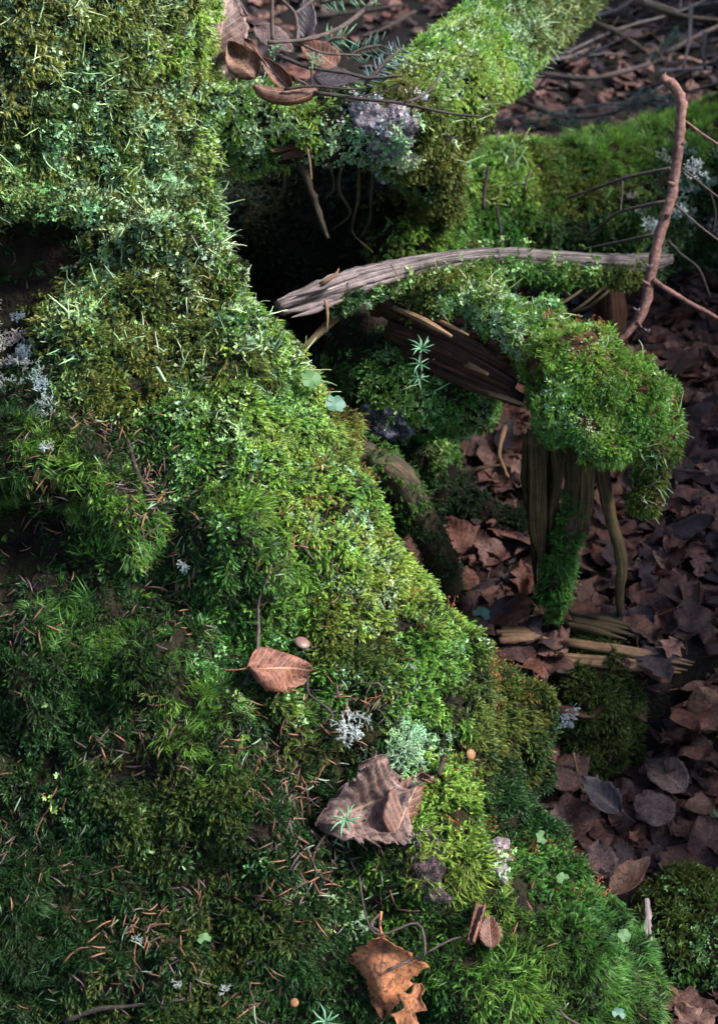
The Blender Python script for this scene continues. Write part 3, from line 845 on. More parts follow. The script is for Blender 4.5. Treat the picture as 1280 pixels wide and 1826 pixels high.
cover('bank', [(560, 400, 100, {'S': .5}, {'S': (0.012, 0.022, 0.007)}), (690, 410, 50, {'S': .45, 'Q': .1}, {'S': OL}), (760, 420, 60, {'S': .9, 'F': .2}, {'S': BG}), (760, 330, 50, {'S': .6, 'Q': .2}, {'S': OL}), (900, 290, 60, {'S': .7, 'H': .5, 'F': .4}, {'F': BG, 'S': YG, 'H': PALE}), (860, 380, 80, {'S': .9, 'F': .5}, {'S': MG, 'F': MG}), (1000, 360, 80, {'F': .6, 'S': .7}, {'F': MG, 'S': OL}), (1080, 260, 70, {'F': 1.0}, {'F': BG}), (1240, 210, 60, {'F': 1.0}, {'F': BG}), (1250, 350, 60, {'S': .6, 'B': .06}, {'S': DG}), (1130, 400, 60, {'S': .6, 'B': .03, 'F': .3}, {'S': DG}), (1000, 440, 60, {'S': .6}, {'S': DG})], size=1.3)
cover('arm', [(760, 500, 50, {'Q': .6, 'S': .5, 'H': .4}, {'S': OL}), (850, 510, 60, {'Q': .7, 'H': .9, 'S': .4}, {'Q': MINT, 'S': BG}), (900, 560, 50, {'Q': .7, 'H': .9, 'S': .4}, {'Q': MINT}), (955, 600, 45, {'F': 1.0, 'S': .3}, {'F': YG}), (1040, 640, 40, {'S': .9, 'Q': .2, 'R': .4}, {'S': YG}), (1100, 660, 50, {'F': .6, 'S': .5, 'H': .15}, {'F': BG}), (1180, 720, 60, {'F': .6, 'S': .5, 'Q': .25, 'H': .15, 'R': .2}, {'F': BG}), (1000, 710, 60, {'F': .6, 'Q': .6, 'S': .5}, {'Q': MINT, 'F': BG}), (1090, 750, 60, {'F': .6, 'Q': .5, 'S': .6}, {'Q': LG, 'F': MG, 'S': BG}), (1160, 830, 60, {'F': .4, 'S': .6, 'H': .3}, {'F': MG, 'S': OL}), (760, 590, 55, {}, {}), (840, 620, 50, {}, {}), (900, 670, 35, {}, {})], size=0.85)
cover('hum', [(740, 690, 130, {'S': .7, 'Q': .5, 'H': .12}, {'S': MG, 'Q': LG}), (830, 720, 50, {'S': .6, 'Q': .6, 'H': .4}, {'S': MG, 'Q': LG}), (650, 600, 70, {'S': .03}, {'S': DG}), (670, 800, 120, {'S': .1}, {'S': DG})])
cover('lump1', [(845, 900, 120, {'S': .5}, {'S': (0.028, 0.05, 0.024)})], size=1.0)
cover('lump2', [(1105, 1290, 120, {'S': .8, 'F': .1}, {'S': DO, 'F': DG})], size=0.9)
cover('lump3', [(1210, 1620, 60, {'S': .9, 'Q': .2}, {'S': OL}), (1260, 1690, 60, {'S': .6, 'Q': .6}, {'Q': LG, 'S': MG})], size=1.1)

# ------------------------------------------------------------------ smaller things
def put(name, mb, mat, label=None, cat=None, group=None, parent=None, smooth=True):
    """one mesh given in world coordinates, origin moved to its own base"""
    v = np.array(mb.v); c = v.mean(0); c[2] = v[:, 2].min()
    me = mesh_from(name, v - c, mb.f, mat, smooth, mb.u)
    o = obj(name, me)
    o.location = c
    if parent:
        o.parent = parent; o.location = c - np.array(parent.location)
    tag(o, label, cat, group)
    return o
def on(px, py, lift=0.004, keys=None):
    h = hit(px, py, keys)
    if h is None: return P(px, py, 1.5), np.array([0, 0, 1.0])
    return h[0] + h[1] * lift, h[1]
def line(pts, d0=None, d1=None, lift=0.004, keys=None):
    """photo pixels to points: between two depths, or lying on what is there"""
    if d0 is None: return [on(x, y, lift, keys)[0] for x, y in pts]
    n = len(pts) - 1
    return [P(x, y, d0 + (d1 - d0) * i / n) for i, (x, y) in enumerate(pts)]
def taper(n, r0, r1): return [r0 + (r1 - r0) * i / (n - 1) for i in range(n)]

M_chip = noise_mat('chip_bark', [(0.3, (0.05, 0.035, 0.04)), (0.5, (0.17, 0.13, 0.14)), (0.7, (0.30, 0.25, 0.26))], 140, 0.8, 1.0, 0.003)
def plain_mat(name, c, rough=0.7, var=0.3, scale=200, trans=0.0):
    m = noise_mat(name, [(0.3, tuple(x * (1 - var) for x in c)), (0.7, tuple(min(1, x * (1 + var)) for x in c))], scale, rough, 0.3, 0.0006)
    return m
M_white = plain_mat('white_lichen', (0.30, 0.33, 0.31), 0.85, 0.2)
M_mint = plain_mat('mint_lichen', (0.20, 0.30, 0.17), 0.85, 0.25)
M_blue = plain_mat('grey_lichen', (0.10, 0.125, 0.14), 0.85, 0.25)
M_spruce = plain_mat('spruce_needles', (0.085, 0.19, 0.10), 0.35, 0.3)
M_bspruce = plain_mat('dim_spruce_needles', (0.03, 0.075, 0.055), 0.45, 0.3)
M_sorrel = plain_mat('sorrel_leaf', (0.042, 0.10, 0.026), 0.5, 0.25, 120)
M_bsorrel = plain_mat('blue_sorrel_leaf', (0.05, 0.115, 0.075), 0.4, 0.2, 120)
M_cap = plain_mat('mushroom_cap', (0.13, 0.075, 0.06), 0.4, 0.2, 150)
M_ocap = plain_mat('orange_mushroom_cap', (0.19, 0.085, 0.035), 0.6, 0.2, 150)
M_stalk = plain_mat('mushroom_stalk', (0.35, 0.27, 0.2), 0.6, 0.2)
NEEDLE_M = [plain_mat('brown_needle', (0.085, 0.036, 0.024), 0.5, 0.35), plain_mat('tan_needle', (0.17, 0.075, 0.04), 0.5, 0.3), plain_mat('dark_needle', (0.07, 0.045, 0.045), 0.35, 0.3), plain_mat('faded_green_needle', (0.16, 0.22, 0.14), 0.5, 0.3)]

def leaf_mat(name, cols, veins=8, rough=0.5, vein_dark=True):
    m, nt, b = new_mat(name)
    oi = nn(nt, 'ShaderNodeObjectInfo')
    base = ramp(nt, oi.outputs['Random'], [(i / max(1, len(cols) - 1), c) for i, c in enumerate(cols)])
    tc = nn(nt, 'ShaderNodeTexCoord')
    n1 = nn(nt, 'ShaderNodeTexNoise', Scale=120, Detail=9, Roughness=0.72)
    nt.links.new(tc.outputs['Object'], n1.inputs['Vector'])
    c = mixc(nt, 1.0, base, ramp(nt, n1.outputs[0], [(0.34, (0.3, 0.26, 0.28)), (0.48, (0.85, 0.8, 0.8)), (0.66, (1.7, 1.6, 1.5))]), 'MULTIPLY')
    n2 = nn(nt, 'ShaderNodeTexNoise', Scale=420, Detail=3)
    nt.links.new(tc.outputs['Object'], n2.inputs['Vector'])
    c = mixc(nt, ramp(nt, n2.outputs[0], [(0.55, (0, 0, 0)), (0.66, (0.8, 0.8, 0.8))]), c, (0.015, 0.008, 0.006))
    # midrib and side veins from the leaf's own u (across), v (along)
    uv = nn(nt, 'ShaderNodeUVMap'); sp = nn(nt, 'ShaderNodeSeparateXYZ'); nt.links.new(uv.outputs[0], sp.inputs[0])
    def mth(op, a, bb=None):
        q = nn(nt, 'ShaderNodeMath', operation=op)
        for i, v in enumerate((a, bb)):
            if v is None: continue
            if hasattr(v, 'node'): nt.links.new(v, q.inputs[i])
            else: q.inputs[i].default_value = v
        return q.outputs[0]
    s = mth('ABSOLUTE', mth('SUBTRACT', sp.outputs[0], 0.5))
    lat = mth('PINGPONG', mth('MULTIPLY', mth('SUBTRACT', sp.outputs[1], mth('MULTIPLY', s, 0.55)), veins), 0.5)
    lv = mth('LESS_THAN', lat, 0.055)
    mid = mth('LESS_THAN', s, 0.016)
    v = mth('MAXIMUM', mth('MULTIPLY', lv, 0.55), mid)
    c = mixc(nt, mth('MULTIPLY', v, 0.6), c, (0.05, 0.025, 0.015) if vein_dark else (0.33, 0.2, 0.13))
    nt.links.new(c, b.inputs['Base Color'])
    hgt = mth('ADD', mth('MULTIPLY', lat, 0.8), mth('MULTIPLY', n1.outputs[0], 0.9))
    bump(nt, b, hgt, 0.55, 0.0009)
    b.inputs['Roughness'].default_value = rough + 0.2
    b.inputs['Specular IOR Level'].default_value = 0.3
    return m
LIT = {'slate': (0.034, 0.022, 0.025), 'dark brown': (0.042, 0.021, 0.017), 'reddish brown': (0.10, 0.040, 0.027), 'dull brown': (0.080, 0.039, 0.030), 'pale brown': (0.15, 0.078, 0.060)}
M_LIT = {k: leaf_mat(k.replace(' ', '_') + '_litter_leaf', [tuple(x * .8 for x in c), tuple(x * 1.25 for x in c)], 8, 0.5) for k, c in LIT.items()}
M_litter = M_LIT['dull brown']
M_russet = leaf_mat('russet_leaf', [(0.13, 0.052, 0.032)] * 2, 9, 0.5, False)
M_orange = leaf_mat('orange_brown_leaf', [(0.25, 0.10, 0.042)] * 2, 6, 0.55)
M_greyleaf = leaf_mat('grey_brown_leaf', [(0.12, 0.08, 0.072)] * 2, 9, 0.42, False)
M_darkleaf = leaf_mat('dark_brown_leaf', [(0.085, 0.034, 0.021)] * 2, 9, 0.4, False)
M_paleleaf = leaf_mat('pale_pink_leaf', [(0.085, 0.056, 0.055)] * 2, 7, 0.5)
M_blueleaf = leaf_mat('slate_leaf', [(0.03, 0.025, 0.033)] * 2, 7, 0.35)
M_tan = leaf_mat('tan_leaf', [(0.12, 0.065, 0.042)] * 2, 7, 0.5)

def leaf_mb(L, W, shape='ovate', nt_=9, ns=6, fold=0.15, bend=0.0, curl=0.0, pleat=0.0, nv=8, rag=0.05, roll=0.0, wav=0.06, seed=0, petiole=True, cut=1.0):
    """leaf blade: +Y base to tip, X across, Z up. curl bends across, bend along, roll wraps the blade round its length"""
    r = np.random.default_rng(seed)
    v, uv = [], []
    ph = r.uniform(0, 6.28, 4)
    for i in range(nt_ + 1):
        t = i / nt_ * cut
        if shape == 'ovate': w = math.sin(math.pi * min(1, t) ** 0.75) ** 0.8
        elif shape == 'diamond': w = (t / 0.33) ** 0.7 if t < 0.33 else max(0, (1 - t) / 0.67) ** 0.85
        elif shape == 'oak': w = (math.sin(math.pi * t ** 0.85) ** 0.6) * (0.72 + 0.3 * math.sin(t * 22 + ph[0]))
        elif shape == 'round': w = math.sin(math.pi * min(1, t)) ** 0.55
        else: w = 1.0 - 0.3 * t
        w = max(w, 0.02)
        for j in range(ns + 1):
            s = j / ns * 2 - 1
            ww = W * 0.5 * w * (1 + rag * r.normal() * abs(s) ** 3)
            x, y = s * ww, L * t + (rag * L * 0.12 * r.normal() if abs(s) == 1 else 0)
            z = fold * abs(x) + curl * x * x / W + wav * W * (math.sin(3.1 * s + ph[1]) * math.sin(5 * t + ph[2])) * 0.6 + r.normal(0, 0.006 * W)
            if pleat:
                z += pleat * (abs(((t - 0.28 * abs(s)) * nv) % 1.0 - 0.5) - 0.25) * (0.35 + 0.65 * abs(s))
            if bend:
                R = L / bend; a = y / R; y, z = (R - z) * math.sin(a), R - (R - z) * math.cos(a)
            if roll:
                R = W * 0.5 / roll; a = x / R; x, z = (R - z) * math.sin(a), R - (R - z) * math.cos(a)
            v.append((x, y, z)); uv.append((0.5 + s * 0.5, t))
    f = [(i * (ns + 1) + j, i * (ns + 1) + j + 1, (i + 1) * (ns + 1) + j + 1, (i + 1) * (ns + 1) + j) for i in range(nt_) for j in range(ns)]
    m = MB().add(v, f, uv)
    if petiole: m.tube([(0, 0.02 * L, 0), (0.03 * L, -0.13 * L, 0.02 * L), (0.02 * L, -0.3 * L, 0.01 * L)], [W * 0.018, W * 0.016, W * 0.02], 4, 2)
    return m
def orient(o, p, n, ydir, flip=False):
    n = np.array(n) / np.linalg.norm(n); y = np.array(ydir) - n * (np.array(ydir) @ n); y /= np.linalg.norm(y) + 1e-12
    x = np.cross(y, n)
    o.matrix_world = Matrix(((x[0], y[0], n[0], p[0]), (x[1], y[1], n[1], p[1]), (x[2], y[2], n[2], p[2]), (0, 0, 0, 1)))
def hero_leaf(name, base, tip, wpx, mat, label, lift=0.008, d=None, tilt=(0, 0, 0), thick=0.0003, group=None, keys=None, **kw):
    """leaf whose stalk end and tip stand at two photo pixels"""
    if d is None:
        a, na = on(*base, lift, keys); b, nb = on(*tip, lift, keys); n = na + nb
    else:
        a, b = P(*base, d[0]), P(*tip, d[1]); n = -FWD
    n = n / np.linalg.norm(n) + np.array(tilt)
    L = float(np.linalg.norm(b - a)); W = wpx * (project((a + b) / 2)[2]) / F
    mb = leaf_mb(L, W, **kw)
    o = obj(name, mesh_from(name, mb.v, mb.f, mat, True, mb.u))
    orient(o, a, n, b - a)
    if thick:
        md = o.modifiers.new('thickness', 'SOLIDIFY'); md.thickness = thick
    return tag(o, label, 'leaf', group)

# ---- bare weathered branch and the sticks
br = [(498, 548), (600, 512), (700, 484), (800, 463), (900, 455), (1000, 462), (1100, 468), (1150, 470), (1192, 462)]
bt = line(br, 1.125, 1.40)
broot = empty('weathered_branch', tuple(bt[0])); tag(broot, 'bare grey weathered branch with a splintered end leaning on the stump', 'branch')
put('bark', MB().tube(bt, [0.0056, 0.0092, 0.0078, 0.0062, 0.0058, 0.0062, 0.0070, 0.0084, 0.005], 30, 10, groove=0.13, bump=0.05, seed=4), M_branch, parent=broot)
for a, b, r in (((500, 545), (600, 500), 0.0028), ((505, 556), (590, 536), 0.003), ((520, 566), (610, 535), 0.0022), ((512, 530), (640, 490), 0.002)):
    put('splinter', MB().tube(line([a, ((a[0] + b[0]) / 2, (a[1] + b[1]) / 2 + 2), b], 1.105, 1.14), [0.0006, r, r * 0.6], 5, 4, bump=0.12, seed=a[0]), M_branch, parent=broot)
put('splinter', MB().tube(line([(580, 535), (584, 560), (583, 593)], 1.125, 1.125), [0.0016, 0.0012, 0.0003], 5, 2), M_splint, parent=broot)
put('splinter', MB().tube(line([(570, 508), (598, 490), (604, 478)], 1.12, 1.12), [0.002, 0.0013, 0.0003], 5, 2), M_splint, parent=broot)
put('straw', MB().tube(line([(697, 472), (705, 485), (712, 496)], 1.15, 1.15), [0.0007, 0.0007, 0.0004], 4, 2), M_splint, parent=broot)
# moss on the underside of the branch
tv, tf, _ = tube(bt, [0.009, 0.012, 0.0115, 0.0115, 0.013, 0.013, 0.012, 0.010, 0.008], 16, 8)
tf = np.array([f for f in tf if len(f) == 4]); tv = np.array(tv); tv = tv - np.array([0, 0.001, 0.0035])
bodies['branch'] = dict(V=tv, Q=tf, N=vnormals(tv, tf), root=broot)
if (bodies['branch']['N'] * (tv - np.repeat(catmull(bt, 8), 16, axis=0))).sum() < 0: bodies['branch']['N'] *= -1
cover('branch', [(560, 540, 60, {}, {}), (660, 520, 50, {'S': .35, 'Q': .2}, {'S': DG, 'Q': LG}), (780, 490, 70, {'S': .9, 'Q': .5}, {'S': OL, 'Q': LG}), (940, 480, 90, {'S': .9, 'Q': .6}, {'S': MG, 'Q': LG}), (1080, 490, 60, {'S': .8}, {'S': OL}), (1170, 480, 60, {'S': .1}, {'S': DG}), (1260, 480, 50, {'S': .8}, {'S': MG})],
      mask=lambda p, n: (n[:, 2] < 0.15) | ((project(p)[0] > 790) & (n[:, 2] < 0.8) & (rng.random(len(p)) < 0.05)), dens=1.6)
put('broken_stick', MB().tube(line([(540, 622), (565, 598), (600, 566)], 1.15, 1.17), [0.0022, 0.003, 0.0034], 7, 3, bump=0.1), M_fibre, 'short grey stick poking out below the splintered branch end', 'stick')

rs = empty('red_stick', tuple(P(1088, 624, 1.30))); tag(rs, 'long reddish bare stick standing against the branch, hooked at its top', 'stick')
put('stem', MB().tube(line([(1178, 139), (1199, 152), (1213, 178), (1213, 211), (1211, 244), (1205, 292), (1197, 349), (1184, 392), (1170, 440), (1160, 490), (1145, 555), (1123, 588), (1088, 626)], 1.28, 1.30),
    [0.0036, 0.0044, 0.0046, 0.0043, 0.0044, 0.0043, 0.0045, 0.0046, 0.0046, 0.0043, 0.0045, 0.003, 0.0022], 9, 5, bump=0.11, seed=2), M_redbark, parent=rs)
put('side_branch', MB().tube(line([(1164, 500), (1209, 529), (1250, 552), (1290, 574)], 1.29, 1.33), [0.0026, 0.0022, 0.002, 0.0018], 6, 3, bump=0.1), M_redbark, parent=rs)
put('broken_tip', MB().tube(line([(1180, 140), (1187, 128)], 1.28, 1.28), [0.0014, 0.0002], 4, 1), M_splint, parent=rs)
for x, y in ((1146, 585), (1150, 470), (1128, 548)):
    put('bark_scale', MB().tube(line([(x, y), (x + 7, y + 6), (x + 12, y + 2)], 1.29, 1.285), [0.0005, 0.0016, 0.0004], 6, 2), M_chip, parent=rs)

def nest(parent, child_name, names):
    c = [o for o in parent.children if o.name.split('.')[0] == child_name][0]
    for o in list(parent.children):
        if o.name.split('.')[0] in names:
            o.parent = c; o.location = o.location - c.location
for k, (x, y, ex, ey) in enumerate(((1211, 260, 1222, 252), (1201, 330, 1190, 324), (1186, 388, 1196, 380), (1155, 508, 1144, 500), (1135, 575, 1144, 584), (1214, 195, 1226, 190))):
    put('shoot_stub', MB().tube(line([(x, y), (ex, ey)], 1.286, 1.282), [0.0022, 0.0007], 5, 1, bump=.2, seed=k), M_redbark, parent=rs)
nest(broot, 'bark', ('splinter', 'straw')); nest(rs, 'stem', ('bark_scale', 'broken_tip', 'shoot_stub'))
# ---- rotten wood below the arm, pillars and roots
slab = bodies['arm']['root']
def strip(a, b, d0, d1, r, mat, seed, parent=slab, name='wood_strip'):
    m = ((a[0] + b[0]) / 2, (a[1] + b[1]) / 2 - 3)
    put(name, MB().tube(line([a, m, b], d0, d1), [r * 0.6, r, r * 0.5], 22, 6, groove=0.22, bump=0.06, seed=seed), mat, parent=parent)
for k, (a, b, r) in enumerate((((680, 545), (905, 655), .010), ((690, 585), (915, 690), .011), ((720, 620), (930, 715), .010), ((700, 528), (870, 600), .007), ((760, 560), (940, 680), .008))):
    strip(a, b, 1.25, 1.222, r, M_redwood, 20 + k)
for k, (a, b, r) in enumerate((((700, 548), (805, 600), .0022), ((745, 560), (835, 598), .0018), ((830, 690), (935, 722), .0024), ((800, 640), (870, 668), .002))):
    strip(a, b, 1.236, 1.208, r, M_splint, 40 + k)
pil = empty('rotten_pillar', tuple(P(995, 1105, 1.35))); tag(pil, 'fibrous rotten wood pillar hanging down under the mossy arched root', 'root')
for k in range(10):
    t = k / 9
    x0 = 950 + 88 * t + (8 if k > 5 else 0) + random.uniform(-5, 5); rk = random.uniform(.6, 1.35); dk = random.uniform(-.012, .012); x1 = 955 + 65 * t + 12 * math.sin(k * 2.1); yb = 980 + 115 * math.sin(math.pi * min(1, 0.2 + t * 0.7)) - 20 * (k % 2)
    put('strand', MB().tube([P(x0, 775, 1.215 + dk), P(x0 + random.uniform(-9, 9), 850, 1.245 + dk), P((x0 + x1) / 2 + random.uniform(-12, 12), 940, 1.275 + dk), P(x1 + random.uniform(-6, 6), (940 + yb) / 2, 1.30 + dk), P(x1, yb, 1.335)],
        [0.006 * rk, 0.0052 * rk, 0.0045 * rk, 0.003 * rk, 0.0008], 14, 6, groove=0.3, bump=0.07, seed=60 + k), M_fibre, parent=pil)
for k in range(8):
    x = 950 + 14 * k
    put('fibre', MB().tube([P(x, 790, 1.20), P(x + random.uniform(-18, 22), 850, 1.215), P(x + random.uniform(-30, 30), 900 + random.uniform(0, 60), 1.235)], [0.0006, 0.0005, 0.0002], 4, 4), M_fibre, parent=pil)
# green flank of the pillar
pv, pf, _ = tube([P(1025, 860, 1.25), P(1010, 960, 1.265), P(992, 1040, 1.285), P(985, 1105, 1.32)], [0.004, 0.009, 0.010, 0.003], 12, 6)
pf = np.array([f for f in pf if len(f) == 4]); pv = np.array(pv)
put('mossy_flank', MB().add(*tube([P(1025, 860, 1.25), P(1010, 960, 1.265), P(992, 1040, 1.285), P(985, 1105, 1.32)], [0.004, 0.009, 0.010, 0.003], 12, 6)), M_root, parent=pil)
bodies['flank'] = dict(V=pv, Q=pf, N=vnormals(pv, pf), root=pil)
axis = np.repeat(catmull([P(1025, 860, 1.25), P(1010, 960, 1.265), P(992, 1040, 1.285), P(985, 1105, 1.32)], 6), 12, axis=0)
if (bodies['flank']['N'] * (pv - axis)).sum() < 0: bodies['flank']['N'] *= -1
cover('flank', [(1000, 980, 200, {'S': .75}, {'S': MG})], size=0.9)
put('hanging_root', MB().tube([P(1068, 780, 1.215), P(1075, 850, 1.24), P(1090, 930, 1.265), P(1108, 1000, 1.29), P(1104, 1060, 1.315), P(1106, 1100, 1.34)], [0.0065, 0.006, 0.0048, 0.0048, 0.0042, 0.003], 10, 6, groove=0.16, bump=0.06, seed=5), M_fibre,
    'slim brown root hanging free beside the fibrous rotten pillar', 'root')
stub_top, stub_mid = P(1082, 500, 1.44), P(1085, 570, 1.47)
put('root_stub', MB().tube([stub_top, stub_mid, P(1092, 650, 1.52), P(1095, 800, 1.6)], [0.013, 0.0145, 0.015, 0.02], 14, 6, groove=0.12, bump=0.05, seed=9), M_redwood, 'upright red-brown root stub under the bare branch beside the red stick', 'root')
croot = empty('curved_root', tuple(P(806, 1085, 1.4))); tag(croot, 'thick curved green-brown root beside the stump crest', 'root')
put('bark', MB().tube([P(640, 800, 1.2), P(705, 845, 1.22), P(748, 920, 1.24), P(782, 990, 1.29), P(800, 1050, 1.35), P(806, 1085, 1.4)], [0.009, 0.0125, 0.0125, 0.012, 0.012, 0.011], 26, 9, groove=0.07, bump=0.05, seed=11), M_root, parent=croot)
cr = [P(640, 800, 1.2), P(705, 845, 1.22), P(748, 920, 1.24), P(782, 990, 1.29), P(800, 1050, 1.35), P(806, 1085, 1.4)]
cv, cf, _ = tube(cr, [0.009, 0.0125, 0.0125, 0.012, 0.012, 0.011], 16, 8)
cf = np.array([f for f in cf if len(f) == 4]); cv = np.array(cv)
bodies['croot'] = dict(V=cv, Q=cf, N=vnormals(cv, cf), root=croot)
if (bodies['croot']['N'] * (cv - np.repeat(catmull(cr, 8), 16, axis=0))).sum() < 0: bodies['croot']['N'] *= -1
cover('croot', [(720, 860, 60, {'S': .16}, {'S': MG}), (780, 960, 60, {'S': .16}, {'S': DG}), (800, 1050, 40, {'S': .1}, {'S': DG})], size=0.7)
put('dangling_root', MB().tube(line([(526, 255), (534, 285), (552, 330), (566, 372), (584, 425)], 1.235, 1.26), [0.003, 0.0034, 0.003, 0.0025, 0.0015], 8, 6, bump=0.2, seed=3), M_root, 'thin mossy root dangling in front of the dark hollow', 'root')
for k, (x, y, L, dd) in enumerate(((470, 285, 90, 1.25), (500, 280, 130, 1.27), (610, 290, 120, 1.27), (640, 300, 150, 1.29), (585, 285, 70, 1.25), (665, 310, 110, 1.3))):
    put('rootlet', MB().tube([P(x, y, dd), P(x + 8 * math.sin(k * 2), y + L * .4, dd + .01), P(x + 22 * math.sin(k * 3 + 1), y + L * .75, dd + .03), P(x + 26 * math.cos(k * 2), y + L, dd + .05)], [.0016, .0014, .001, .0005], 5, 4, bump=.2, seed=k), M_fibre, 'fine brown rootlet hanging inside the dark hollow under the log', 'root', 'rootlets in the hollow')
put('straw', MB().tube(line([(546, 258), (552, 285), (556, 320)], 1.22, 1.22), [0.0009, 0.0009, 0.0005], 5, 3), M_splint, 'pale straw hanging beside the thin root over the hollow', 'straw')
for k, (a, b) in enumerate((((480, 272), (590, 255)), ((520, 262), (600, 245)), ((500, 282), (560, 270)))):
    strip(a, b, 1.225, 1.225, 0.003, M_redwood, 80 + k, bodies['log']['root'])
for k, (a, b) in enumerate((((930, 560), (1060, 500)), ((960, 575), (1080, 510)), ((1000, 560), (1100, 505)))):
    put('root_fibre', MB().tube(line([a, ((a[0] + b[0]) / 2, (a[1] + b[1]) / 2 + 14), b], 1.36, 1.42), [0.0012, 0.0018, 0.001], 5, 5), M_fibre, ('lowest', 'middle', 'topmost')[k] + ' of three thin root fibres curving beneath the bare branch', 'root', 'root fibres beneath the branch')

# stone, bark flakes, splinters
def lump_obj(name, px, py, d, rx, ry, rz, mat, label, cat, seed, amp=((0.003, 60), (0.0015, 160)), rot=0.0, h=0.0025):
    c = P(px, py, d); m = max(rx, ry)
    V, Q = body([(ell(c, (rx, ry, rz), rot), 0.01, '+')], c - np.array([m, m, rz]) * 1.3 - 0.01, c + np.array([m, m, rz]) * 1.3 + 0.01, h, amp, seed)
    o = put(name, MB().add(V, Q), mat, label, cat)
    return o
lump_obj('stone', 690, 742, 1.258, 0.027, 0.022, 0.019, M_stone, 'dark blue-grey stone wedged below the moss hummock', 'stone', 12, ((0.006, 45), (0.003, 130)))
def bark_piece(name, chains, r, mat, label, seed, keys=('stump',), zones_=None):
    pr = []
    for ch in chains:
        q = [on(x, y, 0.0025, keys)[0] for x, y in ch]
        pr += [(cap(q[i], r, q[i + 1], r), 0.004, '+') for i in range(len(q) - 1)]
    pts = np.array([x for p_ in pr for x in (p_[0][1], p_[0][3])])
    V, Q = body(pr, pts.min(0) - r * 2, pts.max(0) + r * 2, 0.0016, ((0.0028, 95), (0.0016, 240)), seed)
    root = empty(name, tuple(pts.mean(0))); tag(root, label, 'bark')
    under(base_obj('bark', V, Q, mat), root)
    bodies[name + str(seed)] = dict(V=V, Q=Q, N=vnormals(V, Q), root=root)
    if zones_: cover(name + str(seed), zones_)
bark_piece('bark_flake', [[(735, 1490), (752, 1520), (770, 1560), (790, 1600)], [(755, 1485), (775, 1510), (785, 1550)], [(730, 1520), (745, 1555), (765, 1590)]], 0.0042, M_bark,
    'purple-brown bark flake half covered in moss below the curled leaf', 31, zones_=[(775, 1500, 34, {'S': .9}, {'S': YG}), (740, 1575, 24, {'S': .6}, {'S': OL}), (760, 1540, 22, {}, {}), (790, 1605, 22, {}, {}), (728, 1500, 22, {}, {})])
bark_piece('bark_flake', [[(872, 1512), (882, 1540), (892, 1570)], [(888, 1508), (898, 1540)]], 0.0042, M_chip, 'pale weathered bark chip standing on the stump crest', 32, zones_=[(900, 1545, 16, {'Q': .6}, {'Q': MINT}), (875, 1530, 30, {}, {})])
bark_piece('bark_plate', [[(628, 196), (665, 204), (700, 214)], [(640, 222), (690, 236), (722, 250)], [(668, 250), (705, 268), (728, 280)], [(700, 205), (735, 222)]], 0.0062, M_greybark, 'flat grey-violet bark plates with pale crust on the log above the hollow', 33, ('log',),
    [(735, 262, 26, {'Q': .9}, {'Q': MINT}), (640, 262, 26, {'Q': .8}, {'Q': MINT}), (690, 225, 40, {'Q': .25}, {'Q': (0.30, 0.29, 0.34)})])
def split_wood(name, a, b, w, n, mat, label, lift=0.012, seed=0, d=None):
    r = np.random.default_rng(seed)
    root = empty(name, tuple(on(*a, 0.0)[0])); tag(root, label, 'wood')
    for k in range(n):
        o = (k / max(1, n - 1) - 0.5) * w
        aa = (a[0] + r.uniform(-4, 8), a[1] + o); bb = (b[0] - r.uniform(0, 0.25) * (b[0] - a[0]), b[1] + o * 0.6 + r.uniform(-2, 2))
        q = [on(*(aa[0] + (bb[0] - aa[0]) * t, aa[1] + (bb[1] - aa[1]) * t), lift)[0] for t in (0, 0.5, 1)]
        q[1] = (q[0] + q[2]) / 2 + np.array([0, 0, 0.001])
        put('splinter', MB().tube(q, [0.0028, 0.0036, 0.0006], 7, 5, groove=0.25, bump=0.08, seed=seed * 9 + k), mat, parent=root)
split_wood('split_wood', (1020, 1172), (1228, 1186), 26, 5, M_splint, 'long split piece of tan wood lying on the ledge above the moss block', 0.014, 3)
split_wood('split_wood', (878, 1158), (972, 1160), 20, 4, M_splint, 'short pointed tan wood splinter lying beside the stump lobe', 0.016, 4)
split_wood('split_wood', (1010, 1120), (1150, 1150), 30, 5, M_fibre, 'dark fibrous wood piece at the foot of the rotten pillar', 0.012, 5)
wp = line([(1152, 1602), (1151, 1650), (1140, 1700), (1156, 1736)], 1.14, 1.11)
wr = empty('stripped_wood', tuple(wp[-1])); tag(wr, 'whitish strip of torn wood standing upright in the leaf litter', 'wood')
put('strip', MB().tube(wp, [0.002, 0.0045, 0.005, 0.003], 6, 6, groove=0.3, bump=0.15, seed=8), M_palewood, parent=wr)
put('torn_edge', MB().tube(line([(1156, 1640), (1160, 1690), (1162, 1725)], 1.125, 1.105), [0.0006, 0.0022, 0.0028], 5, 4, bump=0.2, seed=3), M_palewood, parent=wr)
put('stick', MB().tube(line([(1026, 1330), (1038, 1370), (1052, 1400), (1062, 1432)], None, None, 0.02), [0.0012, 0.0018, 0.003, 0.0026], 6, 4, bump=0.12), M_splint, 'short brown stick standing below the moss block', 'stick')
put('stick', MB().tube(line([(1180, 1765), (1205, 1795), (1240, 1840)], None, None, 0.01), [0.002, 0.003, 0.003], 6, 4, bump=0.15), M_splint, 'orange-brown broken stick lying where the stump meets the litter', 'stick')

